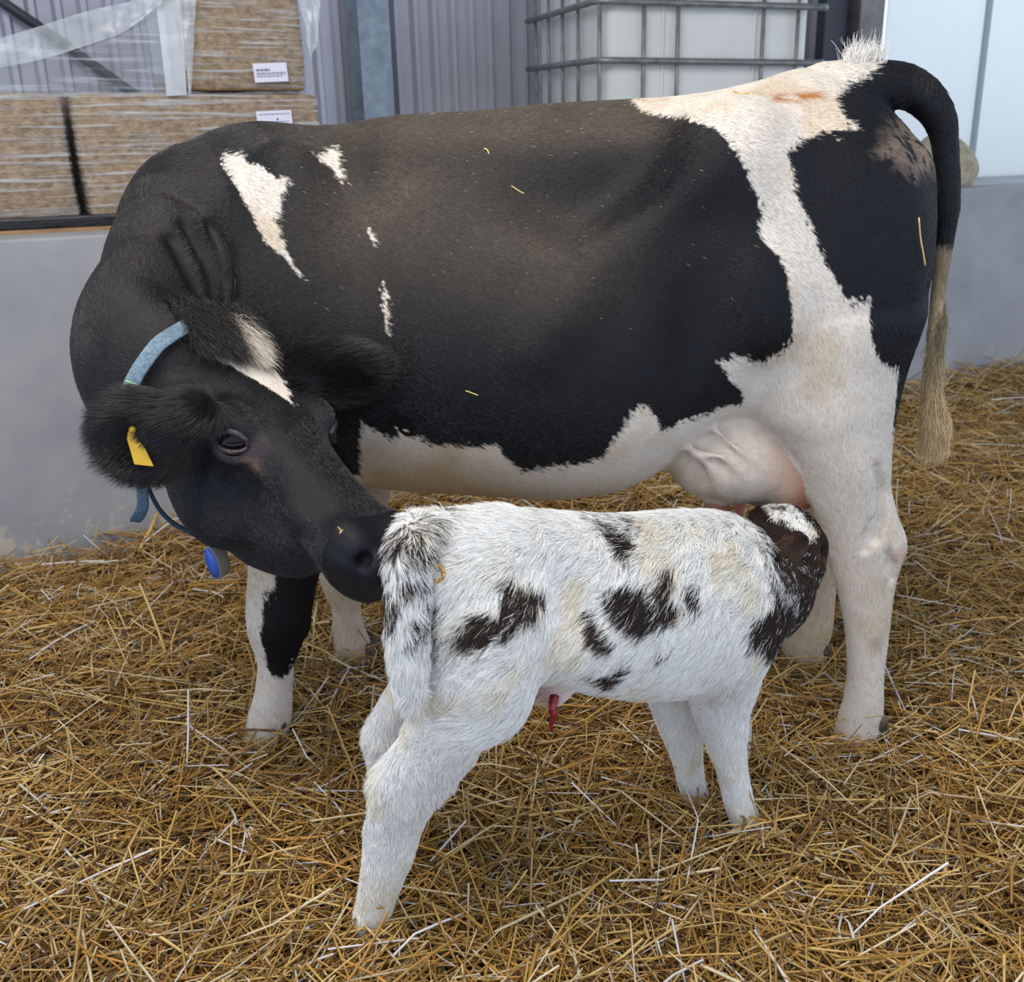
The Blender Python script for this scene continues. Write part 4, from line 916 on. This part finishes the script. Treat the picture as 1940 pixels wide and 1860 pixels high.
V, Q, G, _ = build_calf(); NV = vnormals(V, Q)
me = mesh_np('body', V, Q); Cc, _w = calf_color(V, G); set_col(me, 'col', Cc); link('body', me, M_skin, calf)
def calf_dir(R, g, Nn):
    D = np.tile(np.array([-CD[0]*.8, -CD[1]*.8, -.62]), (len(R), 1)); top = sstep(.72, .80, R[:,2])[:,None]; D = D*(1-top)+np.array([-CD[0], -CD[1], -.15])*top
    low = sstep(.5, .36, R[:,2])[:,None]; D = D*(1-low)+np.array([-.15, -.05, -1])*low
    m = g == g_['tail']; D[m] = [-.05, 0, -1]
    m = np.isin(g, [g_['neck'], g_['head']]); D[m] = at(1440,1150,1.9)-at(1520,1010,2.08); D[m] /= .2
    return D+.35*(np.c_[vnoise(R, 22, 31), vnoise(R, 22, 32), vnoise(R, 22, 33)]-.5)*2
def calf_len(R, g):
    L = .029-.013*sstep(.42, .12, R[:,2]); L[g == g_['tail']] = .030; L[g == g_['head']] = .010; L[g == g_['ear']] = .010; L[g == g_['neck']] = .020
    return L
grow('fur', V, Q, NV, G, facing(V, NV), int(270000*FN), calf_len, calf_dir, lambda R, g: calf_color(R, g, .0045)[0], .00046, calf, M_furw, lift=.58, pts=4, seed=4, wave=.7, wsc=75)
for x, y in ((at(702,1760,1.575)[0], 1.575), (at(722,1675,1.72)[0], 1.72), (at(1419,1575,1.87)[0], 1.87), (at(1322,1540,1.965)[0], 1.965)):
    hoof_mesh('hoof', .58, CD, M_hoof, calf, (x-.008, y-.004, -.006))
M_cord = mat_noise('wet_cord', lin(92,14,22), lin(168,40,44), 60, .25, .3)
tube_mesh('umbilical_cord', spline([at(1050,1318,1.63), at(1047,1340,1.615), at(1049,1358,1.61), at(1044,1374,1.61), at(1047,1388,1.61)], 5), [.009,.009,.008,.0085,.0075,.007,.0075,.008,.0078,.007,.006,.006,.006,.0055,.0045,.004,.0035,.003,.0025,.002,.0015], M_cord, calf)
# ------------------------------------------------------------------ straw bedding
def make_straw(n, Lmu, Lsd, Wmu, seed, zlo, zhi, pitch_sd, name, segs=2, near=None):
    r = np.random.default_rng(seed); xs, ys = [], []; tot = 0
    while tot < n:
        Y = 1.05+(6.6-1.05)*r.random(n)**1.25; D = Y*ct+1.45*st; X = (r.uniform(-250, 2190, n)-CX)/F_PX*D
        dens = np.where(Y < 2.3, 1., np.where(Y < 3.2, .75, .5))*(D/4); off = (X-PL[0])*WN[0]+(Y-PL[1])*WN[1]
        k = (r.random(n) < dens) & (off < -.015); xs.append(X[k]); ys.append(Y[k]); tot += k.sum()
    x, y = np.concatenate(xs)[:n], np.concatenate(ys)[:n]
    L = np.clip(r.lognormal(math.log(Lmu), Lsd, n), .015, .34); Wd = Wmu*(.55+.9*r.random(n)); yaw = r.uniform(0, 2*math.pi, n)
    pit = r.normal(0, pitch_sd, n); pit = np.where(r.random(n) < .06, r.normal(0, .6, n), pit)
    h = ground_h(x, y)+zlo+(zhi-zlo)*r.random(n)**1.6
    d = np.c_[np.cos(yaw)*np.cos(pit), np.sin(yaw)*np.cos(pit), np.sin(pit)]
    off = (x-PL[0])*WN[0]+(y-PL[1])*WN[1]; reach = np.abs(d[:,:2]@WN)*L*.5
    x -= WN[0]*np.maximum(off+reach+.004, 0); y -= WN[1]*np.maximum(off+reach+.004, 0)
    h += np.abs(np.sin(pit))*L*.35
    bend = np.where(r.random(n) < .35, r.normal(0, .16, n), r.normal(0, .04, n)); sd = np.c_[-np.sin(yaw), np.cos(yaw), np.zeros(n)]; up = np.cross(d, sd)
    c = np.c_[x, y, h]; ang = r.uniform(0, 2*math.pi, n); bd = sd*np.cos(ang)[:,None]+up*np.sin(ang)[:,None]
    ts = np.linspace(-.5, .5, segs+1); rings = []
    kx = r.uniform(-.25, .25, n)
    for t in ts:
        bump = (1-np.abs(t-kx)/.75)
        p = c+d*(L*t)[:,None]+bd*(bend*L*bump)[:,None]
        w = Wd*(.85+.3*(t+.5)*r.choice([1, -1], n)*.5)
        ring = [p+(sd*math.cos(a)+up*math.sin(a)*.62)*(w*.5)[:,None] for a in (math.pi*.5, math.pi*7/6, math.pi*11/6)]
        rings.append(np.stack(ring, 1))
    V = np.stack(rings, 1); k = 3*(segs+1); base = (np.arange(n)*k)[:,None]; F_ = []
    for s in range(segs):
        for j in range(3): F_.append(np.array([s*3+j, s*3+(j+1) % 3, (s+1)*3+(j+1) % 3, (s+1)*3+j]))
    Fc = (base[:,None]+np.array(F_)[None]).reshape(-1, 4)
    pal = np.array([lin(222,182,104), lin(202,156,74), lin(178,130,54), lin(232,206,150), lin(146,104,50), lin(240,230,206), lin(196,140,58), lin(112,80,42)])
    ci = r.choice(len(pal), n, p=[.20, .22, .17, .12, .10, .04, .10, .05]); C = pal[ci]*(.75+.5*r.random((n, 1)))
    big = fbm(np.c_[x, y, x*0], 2.6, 81); C = C*(.70+.42*big)[:,None]*np.array([.98, 1.03, 1.28])
    me = mesh_np(name, V.reshape(-1, 3), Fc); set_col(me, 'col', np.repeat(np.clip(C, 0, 1), k, 0))
    return me
M_straw = mat_attr('straw_stalks', .45, .45)
SN = 1.0
for nm, n, a in (('straw_bedding', 50000, (.095, .50, .0052, 21, -.004, .055, .24, 'straw_bedding', 2)), ('straw_chaff', 52000, (.040, .50, .0032, 22, -.010, .045, .32, 'straw_chaff', 1)),
                 ('straw_litter', 2400, (.19, .30, .0072, 23, .040, .062, .12, 'straw_litter', 3))):
    o = link(nm, make_straw(int(n*SN), *a), M_straw, None, False)
    tag(o, {'straw_bedding': 'golden straw bedding spread over the whole pen floor', 'straw_chaff': 'short broken chaff mixed through the straw on the pen floor', 'straw_litter': 'long pale stalks lying loose on top of the straw bed'}[nm], 'straw', None, 'stuff')
# ------------------------------------------------------------------ collar, ear tag, ring, stalks caught on the coat
M_web = mat_noise('collar_webbing', lin(96,118,136), lin(138,158,170), 160, .7, .4, c3=lin(84,108,124), s3=14)
M_webd = mat_noise('collar_webbing_dark', lin(44,66,84), lin(70,96,116), 160, .7, .4)
M_patch = mat_plain('collar_patch', lin(128,160,136), .5)
M_blue = mat_noise('blue_face', lin(40,84,190), lin(66,112,214), 12, .35, .05); M_grey = mat_plain('grey_housing', lin(128,122,116), .5)
ETY = 1.722
col = empty('collar', at(300, 700, 1.9), 'blue webbing collar buckled round the neck of the cow', 'collar'); bpy.context.view_layer.update()
def ribbon(name, pts, rad, mat, parent, flat, side, n=5): return tube_mesh(name, spline(pts, n), rad, mat, parent, 10, flat, side)
ribbon('strap', [at(362,612,1.915), at(345,622,1.888), at(322,636,1.866), at(300,652,1.846), at(282,674,1.832), at(262,703,1.820), at(247,732,1.812), at(234,758,1.815), at(228,800,1.83), at(238,850,1.85), at(256,888,1.87), at(273,912,1.882)], .0135, M_web, col, .16, (.72, 0, -.69))
o = ribbon('name_patch', [at(251,724,1.806), at(246,734,1.801), at(239,748,1.808)], .0115, M_patch, col, .16, (.72, 0, -.69), 3); o['label'] = 'pale green patch'
ribbon('under_strap', [at(278,912,1.88), at(284,930,1.885), at(292,948,1.89), at(306,970,1.90), at(328,991,1.915), at(352,1004,1.93), at(390,1020,1.95), at(425,1022,1.99), at(462,965,2.05), at(472,860,2.09), at(455,750,2.07), at(410,655,2.0), at(375,618,1.94)], .0052, M_webd, col, .5, (0, .3, 1))
ribbon('loose_end', [at(270,898,1.868), at(270,930,1.862), at(271,955,1.858), at(266,972,1.856), at(256,985,1.857), at(249,988,1.86)], [.0105]*15+[.0105]*5+[.010, .009, .008, .006, .004, .003], M_webd, col, .18, (1, .15, 0))
sphere('strap_stop', at(281, 918, 1.872), .0045, mat_plain('orange_stop', lin(196,84,36), .4), col, 12)
c0 = at(402, 1067, 1.90); ax = Vector((.45, .85, .10)).normalized(); up = Vector(at(412,1103,1.90)-at(393,1031,1.90)).normalized()
bd = tube_mesh('tag_housing', [Vector(c0)+ax*k for k in (0, .002, .026, .030)], [.034, .0365, .0365, .031], M_grey, col, 28, .50, up)
o = tube_mesh('tag_face', [Vector(c0)-ax*.0022, Vector(c0)+ax*.001], .0325, M_blue, col, 28, .47, up); o['label'] = 'blue oval face'
tube_mesh('tag_loop', [at(394, 1020, 1.95), at(394, 1028, 1.93), at(398, 1036, 1.915)], .005, M_grey, col, 8)
# yellow ear tag
def plate(name, pts, Y, th, mat, parent, dy=0):
    bm = bmesh.new(); a = [bm.verts.new(at(px, py, Y+(py-840)*dy)) for px, py in pts]; b = [bm.verts.new(v.co+Vector((0, th, 0))) for v in a]; n = len(a)
    bm.faces.new(a); bm.faces.new(b[::-1])
    for i in range(n): bm.faces.new((a[i], b[i], b[(i+1) % n], a[(i+1) % n]))
    bmesh.ops.recalc_face_normals(bm, faces=bm.faces); bmesh.ops.bevel(bm, geom=[e for e in bm.edges], offset=.0008, segments=1, affect='EDGES')
    me = bpy.data.meshes.new(name); bm.to_mesh(me); bm.free(); return link(name, me, mat, parent, False)
M_yel = mat_noise('yellow_plastic', lin(196,150,14), lin(208,166,28), 20, .4, .05)
et = empty('ear_tag', at(262, 850, ETY), 'blank yellow plastic tag hanging in the near ear of the cow', 'ear tag'); bpy.context.view_layer.update()
plate('tag_plate', [(242,818),(246,812),(254,815),(259,828),(268,840),(275,850),(291,884),(254,880),(246,852),(240,832)], ETY, .0022, M_yel, et, -.0003)
sphere('tag_button', at(251, 814, ETY-.001), .0062, M_yel, et, 16, (1, .6, 1)); tube_mesh('tag_pin', [at(251, 814, ETY), at(252, 812, ETY+.022)], .0025, M_yel, et, 8)
# brass ring in the fold beside the tail of the calf
bm = bmesh.new(); cR = Vector(at(824, 1086, 1.503))
pts = [cR+Vector((.0135*math.cos(t), .004*math.sin(t), .0125*math.sin(t))) for t in np.linspace(0, 2*math.pi, 25)]; bm.free()
o = tube_mesh('brass_ring', pts, .0030, mat_plain('brass', lin(206,160,84), .3, .8), None, 8); tag(o, 'small brass ring lying in the fur by the tail of the calf', 'ring')
# loose stalks on the cow and against the wall
M_stalk = mat_noise('stalk', lin(198,158,84), lin(226,196,130), 30, .5, .1)
for pts, r, lab in (
    ([(1741,412,2.118),(1744,450,2.124),(1749,478,2.130),(1753,503,2.134)], .0022, 'long upright straw stalk stuck on the black haunch near the tail'),
    ([(917,281,2.222),(923,284,2.220),(926,291,2.218),(926,299,2.214)], .0022, 'short curled straw stalk on the black back above the ribs'),
    ([(969,352,2.150),(981,360,2.148),(993,367,2.146)], .0017, 'thin pale stalk lying across the dusty upper flank'),
    ([(1127,446,2.094),(1129,452,2.092),(1134,461,2.090)], .0016, 'tiny pale stalk on the middle of the dark flank'),
    ([(882,740,2.036),(893,744,2.035),(906,749,2.034)], .0017, 'pale stalk low on the black belly behind the ear'),
    ([(1388,172,2.190),(1404,178,2.190),(1419,177,2.192),(1414,190,2.186)], .0022, 'brown bent stalk on the white rump'),
    ([(640,998,1.612),(645,1004,1.611),(644,1011,1.610),(649,1003,1.610)], .0014, 'forked scrap of straw on the black muzzle')):
    o = tube_mesh('straw_stalk', spline([at(*p) for p in pts], 4), r*.75, M_stalk, None, 6); tag(o, lab, 'straw', 'stalks caught on the coat of the cow')
o = tube_mesh('straw_stalk', [wf(s_of(302, -.02, .05), -.012, at(302, 972, 3.47)[2]), at(284, 1005, 3.40), at(262, 1045, 3.30)], .006, M_stalk, None, 6); tag(o, 'thick straw stalk leaning against the foot of the concrete wall', 'straw')
